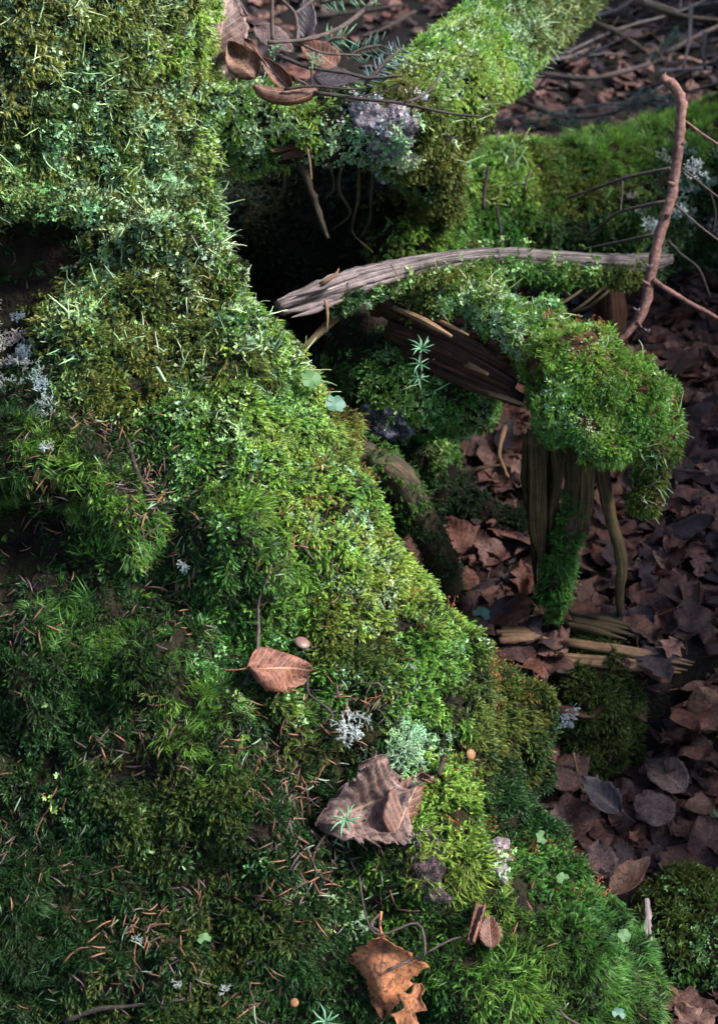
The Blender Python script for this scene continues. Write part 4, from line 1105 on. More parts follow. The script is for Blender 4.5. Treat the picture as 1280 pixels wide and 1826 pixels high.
# ---- leaves lying on the stump and the log
G_ST = None
hero_leaf('fallen_leaf', (428, 1240), (530, 1192), 88, M_russet, 'russet oval leaf lying above the white branching lichen', 0.022, tilt=(0, -.3, .3), nt_=18, ns=12, fold=0.18, pleat=0.0006, nv=9, wav=0.28, seed=1, curl=-0.9, rag=.07, bend=-.5)
hero_leaf('fallen_leaf', (718, 1392), (562, 1488), 150, M_greyleaf, 'large pleated grey-brown leaf with its edge rolled under a spruce sprout', 0.013, nt_=40, ns=24, fold=0.25, pleat=0.006, nv=8, wav=0.38, seed=6, shape='ovate', curl=0.9, bend=0.35, rag=0.11)
hero_leaf('fallen_leaf', (688, 1510), (738, 1380), 78, M_darkleaf, 'smaller brown leaf lying over one half of the large pleated leaf', 0.022, nt_=20, ns=12, fold=-0.35, pleat=0.001, wav=0.1, seed=7, tilt=(0.3, 0, 0), shape='ovate', petiole=False)
hero_leaf('fallen_leaf', (655, 1405), (690, 1346), 44, M_greyleaf, 'rolled brown leaf edge above the large pleated leaf', 0.024, nt_=16, ns=12, roll=2.2, pleat=0.001, wav=0.05, seed=8, shape='ovate', petiole=False)
hero_leaf('fallen_leaf', (722, 1378), (752, 1440), 46, M_tan, 'small curled tan leaf scrap beside the large pleated leaf', 0.018, nt_=14, ns=10, roll=2.0, bend=0.9, wav=0.1, seed=9, shape='ovate', petiole=False)
hero_leaf('fallen_leaf', (690, 1664), (672, 1790), 150, M_orange, 'orange-brown torn birch leaf hanging from a thin twig', 0.024, tilt=(-.25, 0, 0.2), nt_=26, ns=18, fold=-0.12, wav=0.22, seed=10, shape='diamond', rag=0.09, pleat=0.0008, nv=6, bend=-0.4)
hero_leaf('fallen_leaf', (735, 1762), (722, 1830), 54, M_orange, 'torn orange-brown leaf scrap below the torn birch leaf', 0.022, nt_=18, ns=12, wav=0.12, seed=11, shape='oak', rag=0.1, petiole=False)
hero_leaf('fallen_leaf', (838, 1716), (876, 1624), 52, M_darkleaf, 'rolled dark red-brown leaf standing in the moss', 0.018, nt_=18, ns=14, roll=2.6, wav=0.05, seed=12, shape='strip', petiole=False)
hero_leaf('fallen_leaf', (862, 1706), (880, 1640), 40, M_darkleaf, 'small brown leaf scrap touching the rolled dark leaf', 0.014, nt_=12, ns=8, fold=0.3, seed=13, petiole=False)
hero_leaf('fallen_leaf', (385, 112), (400, 8), 92, M_greyleaf, 'large dry grey-brown leaf propped against the trunk', d=(1.2, 1.23), nt_=22, ns=14, fold=0.35, pleat=0.0016, nv=8, wav=0.1, seed=14, tilt=(0.25, 0, 0.2))
hero_leaf('fallen_leaf', (520, 160), (432, 82), 62, M_darkleaf, 'curled dark brown leaf in the twigs above the hollow', d=(1.19, 1.2), nt_=22, ns=14, roll=1.5, bend=0.8, wav=0.12, seed=15)
hero_leaf('fallen_leaf', (455, 140), (420, 100), 60, M_tan, 'crumpled tan leaf below the curled dark leaf', d=(1.195, 1.215), nt_=14, ns=10, fold=0.5, wav=0.25, seed=16, petiole=False)
put('fallen_leaf', MB().tube(line([(452, 152), (472, 166), (508, 174), (542, 169), (562, 161)], 1.172, 1.185), [.0016, .0050, .0062, .0058, .0036], 14, 6, groove=.06, bump=.05, seed=5), M_darkleaf, 'rolled cigar-shaped brown leaf lying on the log', 'leaf')
hero_leaf('fallen_leaf', (455, 45), (522, 78), 48, M_paleleaf, 'pinkish flat leaf beneath the forked twig', d=(1.27, 1.25), seed=18, nt_=12, ns=8, tilt=(0, 0, 0.8))
hero_leaf('fallen_leaf', (545, 68), (548, 18), 38, M_blueleaf, 'slate-blue leaf standing behind the forked twig', d=(1.3, 1.32), seed=19, nt_=12, ns=8)
hero_leaf('fallen_leaf', (600, 120), (540, 88), 60, M_darkleaf, 'flat dark red leaf lying under the lichened twig', d=(1.24, 1.26), seed=20, nt_=12, ns=8, tilt=(0, 0, 0.9))
hero_leaf('fallen_leaf', (560, 140), (640, 150), 50, M_blueleaf, 'dark slate leaf lying flat on the log among twigs', d=(1.235, 1.24), seed=21, nt_=12, ns=8, tilt=(0, 0, 1.4))
for k, (x, y, dx, dy, w, m, lab) in enumerate((
        (1066, 1600, -3, -68, 54, M_paleleaf, 'pale oval leaf with a dark midrib standing in the litter'),
        (1268, 1292, -54, -84, 74, M_tan, 'large smooth tan oval leaf below the split wood'),
        (1265, 1470, -50, 14, 44, M_tan, 'small bright tan leaf lying on the dark litter'),
        (1185, 1510, -50, -62, 78, M_paleleaf, 'broad greyish pink leaf with a centre vein in the litter'),
        (1080, 1640, 70, -44, 48, M_tan, 'narrow folded tan leaf beside the pale oval leaf'),
        (1215, 1450, -70, -60, 66, M_greyleaf, 'wide grey-brown leaf below the moss block'),
        (960, 1440, 70, -40, 70, M_litter, 'dull brown leaf beside the foot of the stump lobe'),
        (1100, 1490, -90, -50, 52, M_blueleaf, 'long slate-brown leaf in the dark litter'))):
    hero_leaf('fallen_leaf', (x, y), (x + dx, y + dy), w, m, lab, 0.020 + 0.002 * k, keys=('ground',), seed=30 + k, nt_=16, ns=10, wav=0.08, fold=0.12, tilt=(0, -0.25, 0), pleat=0, rag=0.07, bend=(-.5, .3, .6, -.3, .5, -.6, .4, .7)[k], curl=(.2, -.8, .8, -.5, 1.2, .6, -.6, .9)[k], shape='ovate' if k != 3 else 'round')

# twigs on the stump
def twig(pts, r0, r1, mat, label, group=None, d=None, lift=0.006, knob=0.1, sides=6):
    p = line(pts, *(d or (None, None)), lift=lift)
    return put('twig', MB().tube(p, taper(len(p), r0, r1), sides, 4, bump=knob, seed=int(pts[0][0])), mat, label, 'twig', group)
twig([(468, 1005), (466, 1060), (458, 1110), (442, 1180), (436, 1240)], 0.0008, 0.0014, M_twig, 'thin upright brown twig above the russet leaf', lift=0.010)
twig([(497, 1226), (525, 1216), (552, 1240), (570, 1275), (580, 1300)], 0.0007, 0.0011, M_dtwig, 'thin dark bent twig running from the russet leaf to the white lichen', lift=0.011)
twig([(782, 1338), (780, 1365), (778, 1396)], 0.0012, 0.0018, M_dtwig, 'short black twig stub standing on the stump crest', lift=0.010)
twig([(632, 1582), (652, 1625), (688, 1660), (735, 1682), (755, 1702), (735, 1735), (705, 1748)], 0.0006, 0.0009, M_twig, 'curved forked twig lying across the torn birch leaf', lift=0.029)
twig([(660, 1618), (676, 1650), (688, 1662)], 0.0007, 0.0009, M_twig, 'short twig fork above the torn birch leaf', lift=0.015)
twig([(756, 1702), (800, 1686), (835, 1660)], 0.0007, 0.0006, M_twig, 'thin straight twig between the torn leaf and the rolled dark leaf', lift=0.014)
twig([(120, 1806), (180, 1795), (240, 1788), (325, 1780)], 0.0018, 0.001, M_dtwig, 'dark lichened stick lying in the dim moss', lift=0.007)
twig([(545, 1520), (570, 1490), (600, 1470)], 0.0009, 0.0008, M_dtwig, 'thin black twig under the spruce sprout', lift=0.010)
twig([(975, 1800), (1000, 1815), (1030, 1835)], 0.0008, 0.0007, M_twig, 'thin pale twig in the bright fork moss', lift=0.014)
twig([(215, 795), (245, 850), (270, 900)], 0.0016, 0.0012, M_dtwig, 'dark twig lying along the needle-filled groove', lift=0.006)

# twigs above the hollow
TW = 'tangled twigs above the hollow'
for k, (p, r0, r1, d, m, lab) in enumerate((
    ([(485, -20), (485, 30), (486, 70)], .0018, .0018, (1.2, 1.2), M_twig, 'straight grey twig hanging into the fork'),
    ([(494, -8), (524, 22), (531, 49), (530, 72)], .0013, .0016, (1.22, 1.2), M_twig, 'bent grey twig meeting the forked twig'),
    ([(562, -4), (545, 10), (526, 24)], .001, .0012, (1.24, 1.22), M_twig, 'short twig joining the bent grey twig'),
    ([(672, -4), (620, 41), (582, 60), (541, 71), (478, 76)], .0019, .0016, (1.25, 1.18), M_twig, 'long arched grey twig above the curled leaves'),
    ([(530, 75), (575, 94), (642, 99)], .0013, .0008, (1.2, 1.22), M_twig, 'thin twig branching below the arched twig'),
    ([(495, 99), (552, 120), (620, 131), (657, 139), (717, 135)], .0017, .0011, (1.19, 1.2), M_dtwig, 'lichen-tufted dark twig across the log'),
    ([(507, 159), (560, 154), (620, 159), (645, 157)], .0012, .0008, (1.17, 1.18), M_dtwig, 'thin dark twig beside the cigar-shaped leaf'),
    ([(560, 165), (642, 176), (714, 184), (800, 202), (852, 207)], .0017, .0009, (1.18, 1.2), M_dtwig, 'long straight dark twig reaching past the yellow moss'),
    ([(721, 184), (762, 165), (789, 124)], .0014, .0007, (1.19, 1.2), M_twig, 'upturned grey side twig on the yellow mossy log'),
    ([(642, 176), (660, 168), (692, 162)], .0009, .0006, (1.185, 1.19), M_dtwig, 'short dark side twig on the grey crusted log'),
    ([(420, -5), (432, 12), (441, 28)], .0016, .0013, (1.22, 1.22), M_twig, 'short twig stub behind the propped leaf'),
    ([(370, -8), (366, 40), (359, 88)], .0018, .0016, (1.16, 1.17), M_twig, 'upright twig pressed against the trunk edge'),
    ([(525, 140), (545, 150), (552, 160)], .0011, .0008, (1.18, 1.18), M_twig, 'small crooked twig above the rolled leaf'),
    ([(555, 125), (556, 145), (555, 156)], .001, .0008, (1.19, 1.185), M_dtwig, 'tiny upright twig above the rolled leaf'))):
    twig(p, r0, r1, m, lab, TW, d)
# twigs over the fallen log
FT = 'twigs over the fallen log'
for p, r0, r1, d, m, lab in (
    ([(1012, 353), (1060, 337), (1117, 317), (1194, 300)], .0011, .0016, (1.42, 1.32), M_twig, 'pale twig slanting up to the red stick'),
    ([(1032, 430), (1068, 406), (1105, 378), (1186, 359)], .0009, .0017, (1.42, 1.32), M_twig, 'lichened twig slanting to the middle of the red stick'),
    ([(1109, 321), (1108, 350), (1105, 378)], .0009, .001, (1.37, 1.37), M_twig, 'short upright twig linking two slanting twigs'),
    ([(1028, 447), (1093, 434), (1166, 418)], .0011, .0014, (1.4, 1.32), M_twig, 'low twig just above the bare branch'),
    ([(1219, 215), (1250, 238), (1290, 265)], .0012, .0011, (1.29, 1.3), M_redbark, 'thin red twig leaving the red stick near its top'),
    ([(1215, 300), (1250, 328), (1290, 360)], .001, .001, (1.29, 1.3), M_twig, 'thin twig leaving the red stick at mid height'),
    ([(1203, 365), (1245, 402), (1290, 436)], .0011, .001, (1.29, 1.3), M_twig, 'thin twig leaving the red stick above the branch'),
    ([(870, 298), (864, 335), (861, 373)], .0018, .0022, (1.5, 1.5), M_dtwig, 'dark stub with a frosted side on the fallen log'),
    ([(886, 370), (892, 410), (898, 448)], .0013, .001, (1.5, 1.48), M_dtwig, 'dark twig ending at the bare branch'),
    ([(945, 305), (938, 322), (935, 340)], .0012, .0009, (1.5, 1.5), M_twig, 'short pale stub on the fallen log'),
    ([(1265, 340), (1275, 380), (1270, 420)], .001, .001, (1.4, 1.4), M_dtwig, 'short dark twig in the grey lichen'),
    ([(1190, 430), (1215, 455), (1245, 480), (1265, 530)], .0016, .0012, (1.34, 1.36), M_dtwig, 'crooked dark twig below the red stick side branch')):
    twig(p, r0, r1, m, lab, FT, d)

# ---- plants
def needle_mesh(name, L, r, mat, bend=0.15, sides=4):
    m = MB().tube([(0, 0, 0), (bend * L * 0.5, L * 0.5, 0), (0, L, -bend * L * 0.6)], [r * 0.7, r, r * 0.25], sides, 2)
    return mesh_from(name, m.v, m.f, mat, True, m.u)
N_seed = [needle_mesh('needle', L, 0.00075, M_spruce, b) for L, b in ((0.010, .1), (0.013, .2), (0.011, -.15))]
N_dim = [needle_mesh('needle', L, 0.0011, M_bspruce, b) for L, b in ((0.014, .1), (0.017, .2))]
def sprout(px, py, d, stem_px, whorls, label, protos=N_seed, name='spruce_seedling', scale=1.0, up=None, root_lift=None):
    """whorls: list of (fraction along stem, count, open angle, scale)"""
    base, top = P(*stem_px[0], d[0]), P(*stem_px[1], d[1])
    root = empty(name, tuple(base)); tag(root, label, 'seedling')
    put('stem', MB().tube([base, (base + top) / 2 + np.array([0.001, 0, 0]), top], [0.0008, 0.0007, 0.0005], 5, 3), M_twig, parent=root)
    ax = nrm(top - base)
    for f, n, op, sc in whorls:
        c = base + (top - base) * f
        for k in range(n):
            a = k / n * 2 * math.pi + f * 3 + random.uniform(-.2, .2)
            u = nrm(np.cross(ax, [0.3, 0.9, 0.2])); w = np.cross(ax, u)
            dr = nrm((u * math.cos(a) + w * math.sin(a)) * math.sin(op) + ax * math.cos(op))
            o = obj('needle', random.choice(protos)); o.parent = root
            z = nrm(np.cross(dr, np.cross(ax, dr) + 1e-4)); x = np.cross(dr, z)
            q = c - np.array(root.location); s = sc * scale * random.uniform(.85, 1.1)
            o.matrix_basis = Matrix(((x[0] * s, dr[0] * s, z[0] * s, q[0]), (x[1] * s, dr[1] * s, z[1] * s, q[1]), (x[2] * s, dr[2] * s, z[2] * s, q[2]), (0, 0, 0, 1)))
    return root
dS = project(on(748, 690, 0)[0])[2]
sprout(750, 640, (dS - 0.004, dS - 0.045), ((745, 715), (750, 622)), ((1.0, 11, 1.25, 1.0), (0.97, 6, 0.6, .8), (0.72, 7, 1.6, 1.0), (0.45, 8, 1.8, .95)), 'spruce seedling with blue-green needles on the moss hummock', scale=0.95)
sprout(615, 1470, (0.975, 0.955), ((612, 1500), (616, 1462)), ((1.0, 9, 1.35, .95), (0.4, 7, 1.7, .9)), 'small spruce sprout rising through the large pleated leaf')
dB = project(on(580, 1815, 0)[0])[2]
sprout(580, 1815, (dB - 0.005, dB - 0.02), ((578, 1850), (580, 1822)), ((1.0, 8, 1.2, .9),), 'tiny spruce sprout at the dark mossy foot of the stump')

def heart(mat):
    v, f, n = [(0, 0, 0)], [], 14
    for i in range(n + 1):
        a = (i / n - 0.5) * 2.6
        r = 1.0 - 0.28 * math.exp(-(a / 0.28) ** 2)
        v.append((math.sin(a) * r * 0.72, math.cos(a) * r, 0.16 * abs(math.sin(a)) - 0.12 * math.cos(a) ** 2))
    f = [(0, i, i + 1) for i in range(1, n + 1)]
    return mesh_from('leaflet', v, f, mat, True, [(0.5 + q[0] * .5, q[1]) for q in v])
H1, H2 = heart(M_sorrel), heart(M_bsorrel)
def sorrel(px, py, size, n, me, label, a0=0.0, lift=0.016):
    p, nr = on(px, py, lift)
    g, _ = on(px, py, 0.0)
    root = empty('wood_sorrel', tuple(g)); tag(root, label, 'plant', 'wood sorrel on the stump')
    put('stem', MB().tube([g, (g + p) / 2 + np.array([0.001, 0, 0]), p], [0.0004, 0.00035, 0.0003], 4, 2), M_sorrel, parent=root)
    s = size * project(p)[2] / F
    for k in range(n):
        a = a0 + k * 2 * math.pi / 3
        o = obj('leaflet', me)
        orient(o, p, nrm(-FWD * 0.7 + nr * 0.5 + np.array([0, 0, .3])), RIGHT * math.cos(a) + UP * math.sin(a))
        o.matrix_world = o.matrix_world @ Matrix.Scale(s, 4)
        mw = o.matrix_world.copy(); o.parent = root; o.matrix_parent_inverse = Matrix.Translation(root.location).inverted(); o.matrix_basis = mw
    return root
sorrel(528, 706, 22, 3, H1, 'yellow-green wood sorrel leaf on the stump crest', -2.0)
sorrel(573, 750, 21, 3, H2, 'blue-green wood sorrel leaf just below the yellow-green one', -0.5)
sorrel(985, 1606, 14, 2, H1, 'pale wood sorrel leaf low on the crest near the litter', 1.2)
sorrel(940, 1520, 14, 2, H1, 'wood sorrel leaf below the pale bark chip', 2.2)
sorrel(1086, 1686, 14, 3, H1, 'three-lobed wood sorrel leaf above the bright fork moss edge', 0.6)
sorrel(1070, 1810, 14, 2, H2, 'dim wood sorrel leaf in the lowest fork moss', 0.3)
sorrel(852, 1122, 18, 2, H2, 'bluish wood sorrel leaf at the start of the olive lobe', 0.1)
sorrel(350, 1690, 14, 2, H1, 'tiny wood sorrel leaf in the dark needle litter', 0.8, 0.010)

def lathe(prof, n=14, sx=1.0):
    v, f = [], []
    for r, z in prof:
        for k in range(n): v.append((r * math.cos(2 * math.pi * k / n), r * sx * math.sin(2 * math.pi * k / n), z))
    for i in range(len(prof) - 1):
        for k in range(n): f.append((i * n + k, i * n + (k + 1) % n, (i + 1) * n + (k + 1) % n, (i + 1) * n + k))
    f.append(tuple((len(prof) - 1) * n + k for k in range(n)))
    return MB().add(v, f)
def mushroom(px, py, rpx, mat, label, ax, lift=0.012, flat=0.42):
    p, n = on(px, py, lift); g, _ = on(px, py, 0.0)
    r = rpx * project(p)[2] / F
    root = empty('mushroom', tuple(g)); tag(root, label, 'mushroom')
    put('stem', MB().tube([g - n * 0.001, (g + p) / 2, p], [r * .16, r * .14, r * .16], 6, 3), M_stalk, parent=root)
    mb = lathe([(r * .15, -r * flat * .3), (r * .9, -r * flat * .55), (r, -r * flat * .45), (r * .97, -r * flat * .2), (r * .8, r * flat * .18), (r * .5, r * flat * .42), (r * .2, r * flat * .52), (r * .05, r * flat * .54)])
    o = obj('cap', mesh_from('cap', mb.v, mb.f, mat, True))
    orient(o, p, nrm(np.array(ax)), UP)
    mw = o.matrix_world.copy(); o.parent = root; o.matrix_parent_inverse = Matrix.Translation(root.location).inverted(); o.matrix_basis = mw
mushroom(535, 1147, 15, M_cap, 'small brown mushroom cap in the moss above the russet leaf', -FWD * .6 + RIGHT * .35 + UP * .8)
mushroom(832, 1360, 10, M_ocap, 'small orange mushroom at the edge of the stump crest', -FWD * .8 + RIGHT * .5 + UP * .2, 0.010)
mushroom(523, 1780, 8, M_ocap, 'tiny tan mushroom in the dark moss beside the torn leaf', -FWD + UP * .4, 0.009)

def lichen_tuft(px, py, wpx, seed, mat, label, lift=0.006, n=30, dep=None, key=None, group=None):
    pr = make_bushy(seed, n)
    me = pr.data; me.materials.clear(); me.materials.append(mat)
    bpy.data.objects.remove(pr)
    p, nr = on(px, py, lift) if dep is None else (P(px, py, dep), nrm(-FWD + UP * .4))
    o = obj('lichen_tuft', me)
    ext = max(v.co.length for v in me.vertices)
    s = wpx * 0.5 * project(p)[2] / F / ext * 1.15
    orient(o, p, nr, RIGHT)
    o.matrix_world = o.matrix_world @ Matrix.Scale(s, 4)
    tag(o, label, 'lichen', group)
lichen_tuft(607, 1306, 80, 201, M_white, 'white branching lichen at the end of the bent dark twig', 0.014, 60)
lichen_tuft(635, 1285, 44, 211, M_white, 'smaller white lichen touching the white branching lichen', 0.009, 40)
lichen_tuft(714, 1336, 84, 202, M_mint, 'mint green bushy lichen above the large pleated leaf', 0.006, 70)
lichen_tuft(738, 1516, 52, 203, M_mint, 'compact mint lichen tuft on the purple bark flake', 0.008, 80)
lichen_tuft(622, 1650, 66, 204, M_mint, 'loose pale green lichen above the torn birch leaf', 0.005, 50)
lichen_tuft(342, 1000, 34, 205, M_white, 'white lichen scrap in the needle groove', 0.008, 30)
lichen_tuft(318, 1742, 24, 206, M_white, 'white lichen crumb in the dark lower moss', 0.008, 30)
lichen_tuft(240, 1676, 26, 207, M_white, 'white lichen scrap among dark needles', 0.008, 30)
lichen_tuft(398, 1772, 34, 208, M_white, 'white lichened bit beside a straw-coloured needle', 0.008, 30)
lichen_tuft(722, 1195, 22, 209, M_white, 'tiny white lichen star on the bright crest', 0.010, 20)
lichen_tuft(96, 818, 40, 210, M_white, 'white lichen scrap on the needle-strewn cushion', 0.012, 30)
lichen_tuft(975, 1262, 62, 212, M_blue, 'pale blue lichen beside the olive stump lobe', 0.012, 50)
lichen_tuft(930, 1215, 90, 213, M_blue, 'grey-green lichen patch behind the olive stump lobe', 0.006, 60)
lichen_tuft(657, 545, 26, 214, M_mint, 'pale lichen tassel hanging under the bare branch', dep=1.15, n=40)
lichen_tuft(620, 540, 30, 215, M_blue, 'grey lichen under the splintered branch end', dep=1.16, n=40)
lichen_tuft(1240, 310, 62, 216, M_white, 'grey-white beard lichen beside the red stick', dep=1.36, n=60)
lichen_tuft(1160, 405, 52, 217, M_white, 'sparse white lichen behind the red stick', dep=1.4, n=40)
lichen_tuft(1215, 385, 46, 218, M_white, 'white lichen at the twig above the branch', dep=1.36, n=40)
lichen_tuft(560, 112, 40, 219, M_mint, 'mint lichen on the dark twig over the log', dep=1.19, n=40)
lichen_tuft(490, 92, 46, 220, M_mint, 'mint lichen between the curled leaf and forked twig', dep=1.2, n=40)
lichen_tuft(668, 4, 30, 221, M_mint, 'mint lichen at the tip of the arched twig', dep=1.24, n=40)
lichen_tuft(30, 560, 36, 222, M_blue, 'blue-grey lichen hanging in the dark trunk recess', 0.006, 60)
lichen_tuft(60, 640, 48, 223, M_blue, 'frosty grey lichen below the dark trunk recess', 0.006, 80)
lichen_tuft(15, 660, 34, 224, M_blue, 'pale grey lichen at the lower edge of the recess', 0.006, 60)
lichen_tuft(1265, 1500, 30, 225, M_mint, 'light lichen crumb beside the bright tan leaf', 0.03, 30)
put('lichen_twig', MB().tube(line([(268, 670), (280, 690), (300, 708)], None, None, 0.014), [.0006, .0011, .0007], 6, 3, bump=.1), M_mint, 'single curved pale lichen stalk below the trunk cushion', 'lichen')

# ---- fallen spruce needles on the stump
nd = [needle_mesh('needle', L, 0.0006, m, b) for m in NEEDLE_M for L, b in ((0.011, .04), (0.014, .14), (0.009, -.1))]
zones = [(75, 860, 45, 50, 16), (275, 880, 55, 80, 38), (320, 1040, 40, 70, 24), (265, 1320, 70, 40, 14), (660, 1250, 60, 40, 30), (530, 1420, 60, 70, 34), (560, 1540, 80, 60, 24), (240, 1660, 90, 70, 40), (40, 1480, 50, 60, 10), (50, 1120, 40, 30, 8), (470, 1330, 40, 60, 14), (170, 760, 60, 20, 8), (540, 970, 40, 60, 8), (430, 1780, 60, 40, 8), (700, 1600, 60, 60, 8), (150, 1600, 120, 120, 10), (250, 500, 200, 300, 5), (60, 1240, 60, 40, 5), (640, 1700, 200, 90, 10)]
nlist = []
NAMES = ['brown', 'tan', 'dark', 'faded green']
WHERE = ['on the left-over cushion patch', 'in the groove beside the fork moss', 'low in the needle groove', 'on the dark fork moss cushion', 'above the mint bushy lichen', 'beside the large pleated leaf', 'below the large pleated leaf', 'in the dim moss near the dark lichened stick']
WHERE[0] = 'on the fork moss cushion above the rotten hollow'
for zi, (x, y, sx, sy, n) in enumerate(zones):
    for k in range(n):
        if len(nlist) >= 290: break
        px, py = random.gauss(x, sx * .44), random.gauss(y, sy * .44)
        h = hit(px, py)
        if h is None or h[2] != 'stump' or px < 2 or py > 1820: continue
        ci = random.choice((0, 0, 0, 1, 1, 1, 2, 2, 2, 3)); o = obj('spruce_needle', nd[ci * 3 + k % 3])
        a = random.gauss(1.9, 0.9)
        t = RIGHT * math.cos(a) - UP * math.sin(a) + np.random.default_rng(k).normal(0, .2, 3)
        orient(o, h[0] + h[1] * random.uniform(0.004, 0.0085), h[1] + rng.normal(0, .25, 3), t)
        o.matrix_world = o.matrix_world @ Matrix.Scale(random.uniform(.7, 1.1), 4)
        nlist.append(o)
        tag(o, NAMES[ci] + ' fallen spruce needle ' + (WHERE[zi] if zi < 8 else 'lying loose elsewhere on the mossy stump'), 'needle', 'spruce needles on the stump')
p, n = sample(bodies['stump'], 0.0055)
px, py, d = project(p)
dens = sum(np.exp(-((px - z[0]) / z[2]) ** 2 / 2 - ((py - z[1]) / z[3]) ** 2 / 2) for z in zones[:14]) + 0.035
k = rng.random(len(p)) < dens * 0.8
p, n = p[k], n[k]
nds = [bpy.data.objects.new('needle_proto', m) for m in nd[:9] + nd[:9] + nd[9:10]]
so = scatter('needle_litter', 'needles', nds, p + n * rng.uniform(.001, .005, (len(p), 1)), frames(n + rng.normal(0, .2, n.shape), rng.normal(0, 1, n.shape)), rng.uniform(.6, 1.0, len(p)), np.full((len(p), 3), .1))
tag(so, 'scattered brown spruce needle litter between the moss cushions', 'needles', kind='stuff')

# ---- leaf litter on the floor
LEAVES = []
for k in range(22):
    r = np.random.default_rng(300 + k)
    m = leaf_mb(r.uniform(.042, .062), r.uniform(.026, .042), ['ovate', 'oak', 'diamond', 'ovate', 'round'][k % 5], 10, 6, fold=r.uniform(-.15, .25), bend=r.uniform(-.6, .5), curl=r.uniform(-.6, .7), wav=r.uniform(.08, .34), pleat=0, rag=r.uniform(.05, .16), cut=r.choice([1, 1, 1, .75, .6]), seed=400 + k, roll=r.uniform(.8, 1.6) if k % 4 == 3 else 0)
    for cname in M_LIT: LEAVES.append((cname, mesh_from('fallen_leaf', m.v, m.f, M_LIT[cname], True, m.u)))
def floor_at(px, py):
    h = hit(px, py)
    return h if h is not None and h[2] == 'ground' else None
spots = []
rr = random.Random(5)
tries = 0
while len(spots) < 280 and tries < 9000:
    tries += 1
    px = rr.uniform(640, 1290); py = rr.uniform(20, 1826) if rr.random() < .35 else rr.uniform(620, 1830)
    h = floor_at(px, py)
    if h is None: continue
    if any((px - q[0]) ** 2 + (py - q[1]) ** 2 < (22 * 1.3 / project(h[0])[2]) ** 2 for q in spots): continue
    spots.append((px, py, h[0]))
for px, py, q in spots:
    cname, me = LEAVES[rr.randrange(22) * 5 + rr.choice((0, 1, 1, 2, 2, 2, 3, 3, 3, 4))]; o = obj('fallen_leaf', me)
    a = rr.uniform(0, 6.28); n = nrm(np.array([rr.gauss(0, .24), rr.gauss(-.05, .24), 1.0]))
    orient(o, q + np.array([0, 0, rr.uniform(.003, .014)]), n if rr.random() < .6 else nrm(n * np.array([1, 1, -1])), (math.cos(a), math.sin(a), 0))
    o.matrix_world = o.matrix_world @ Matrix.Scale(rr.uniform(.62, 1.0), 4)
    d_ = q[1]
    where = ('far beyond the fallen log' if d_ > 1.75 else 'between bare branch and arched root' if py < 700 else 'past the arched root and pillar' if px > 1110 and py < 1140 else 'around the rotten pillar' if py < 1140 else
             'on the slope beside the moss block' if py < 1360 else 'in the hollow below the moss block' if py < 1560 else 'near the white stripped wood')
    tag(o, cname + ' leaf in the litter ' + where, 'leaf', 'leaf litter on the forest floor')
# the layer beneath and the far floor: more leaves than anyone could count
n1 = 3000
lx = np.concatenate([rng.uniform(0.0, 0.75, n1), rng.uniform(-0.5, 1.6, 9000)])
ly = np.concatenate([rng.uniform(0.55, 1.6, n1), 1.4 + 4.6 * rng.random(9000) ** 1.4])
lz = ground_z(lx, ly) + rng.uniform(-.002, .010, len(lx))
lp = np.column_stack([lx, ly, lz])
LP = [bpy.data.objects.new('leaf_proto', m) for _, m in LEAVES]
so = scatter('leaf_litter', 'leaves', LP, lp, frames(np.column_stack([rng.normal(0, .3, len(lx)), rng.normal(0, .3, len(lx)), np.where(rng.random(len(lx)) < .6, 1, -1)]), np.column_stack([rng.normal(0, 1, (len(lx), 2)), np.zeros(len(lx))])), rng.uniform(.55, 1.0, len(lx)), np.full((len(lx), 3), .1))
tag(so, 'deep layer of brown leaf litter spread over the forest floor', 'leaves', kind='stuff')

M_ftwig = wood_mat('grey_dead_twig', [(0.3, (0.05, 0.042, 0.042)), (0.5, (0.16, 0.14, 0.14)), (0.7, (0.32, 0.30, 0.31))], 5, 90)
# ---- dead branches and sprigs on the far floor
BD = 'dead branches on the floor behind the logs'
def dead(pts, r, label, mat=M_twig, lift=0.05):
    q = []
    for x, y in pts:
        s = math.sin(PITCH) + (y - 913) / F * math.cos(PITCH)
        d = (0.95 - 0.10 - lift) / s
        q.append(P(x, y, d))
    put('dead_branch', MB().tube(q, taper(len(q), r * .6, r * .38), 7, 5, bump=.16, seed=int(pts[0][0])), mat, label, 'branch', BD)
dead([(960, 132), (1044, 140), (1117, 126), (1175, 106)], .008, 'long pale dead branch sagging in the middle of the far litter', M_twig, .06)
dead([(985, 205), (1040, 208), (1101, 199)], .007, 'pale dead branch just above the fallen log')
dead([(1012, 22), (1097, 57), (1150, 92)], .009, 'thick dark lichened branch slanting down the far litter', M_root, .08)
dead([(1231, 8), (1229, 65), (1218, 120)], .005, 'upright pale thin branch at the back', M_twig, .2)
dead([(1176, 127), (1225, 124), (1268, 121)], .006, 'short white branch above the hooked stick', M_palewood, .12)
dead([(1148, 6), (1206, 28), (1290, 38)], .010, 'frosted lichen branch at the far upper litter', M_root, .1)
dead([(935, 99), (995, 106), (1068, 81)], .007, 'thin brown branch beside the mossy log end')
dead([(1186, 95), (1235, 68), (1290, 42)], .007, 'slanting brown branch behind the upright thin one', M_twig, .12)
dead([(900, 172), (950, 190), (985, 205)], .008, 'dark branch passing under the pale dead branch', M_root)
dead([(1130, 190), (1170, 160), (1200, 140)], .006, 'thin dead branch behind the hooked stick top')
dead([(560, 30), (640, 20), (720, 8)], .006, 'dim thick branch behind the arched twig', M_dtwig, .05)
dead([(740, 20), (690, 48), (640, 66)], .005, 'dark branch end beside the yellow mossy log', M_dtwig, .1)
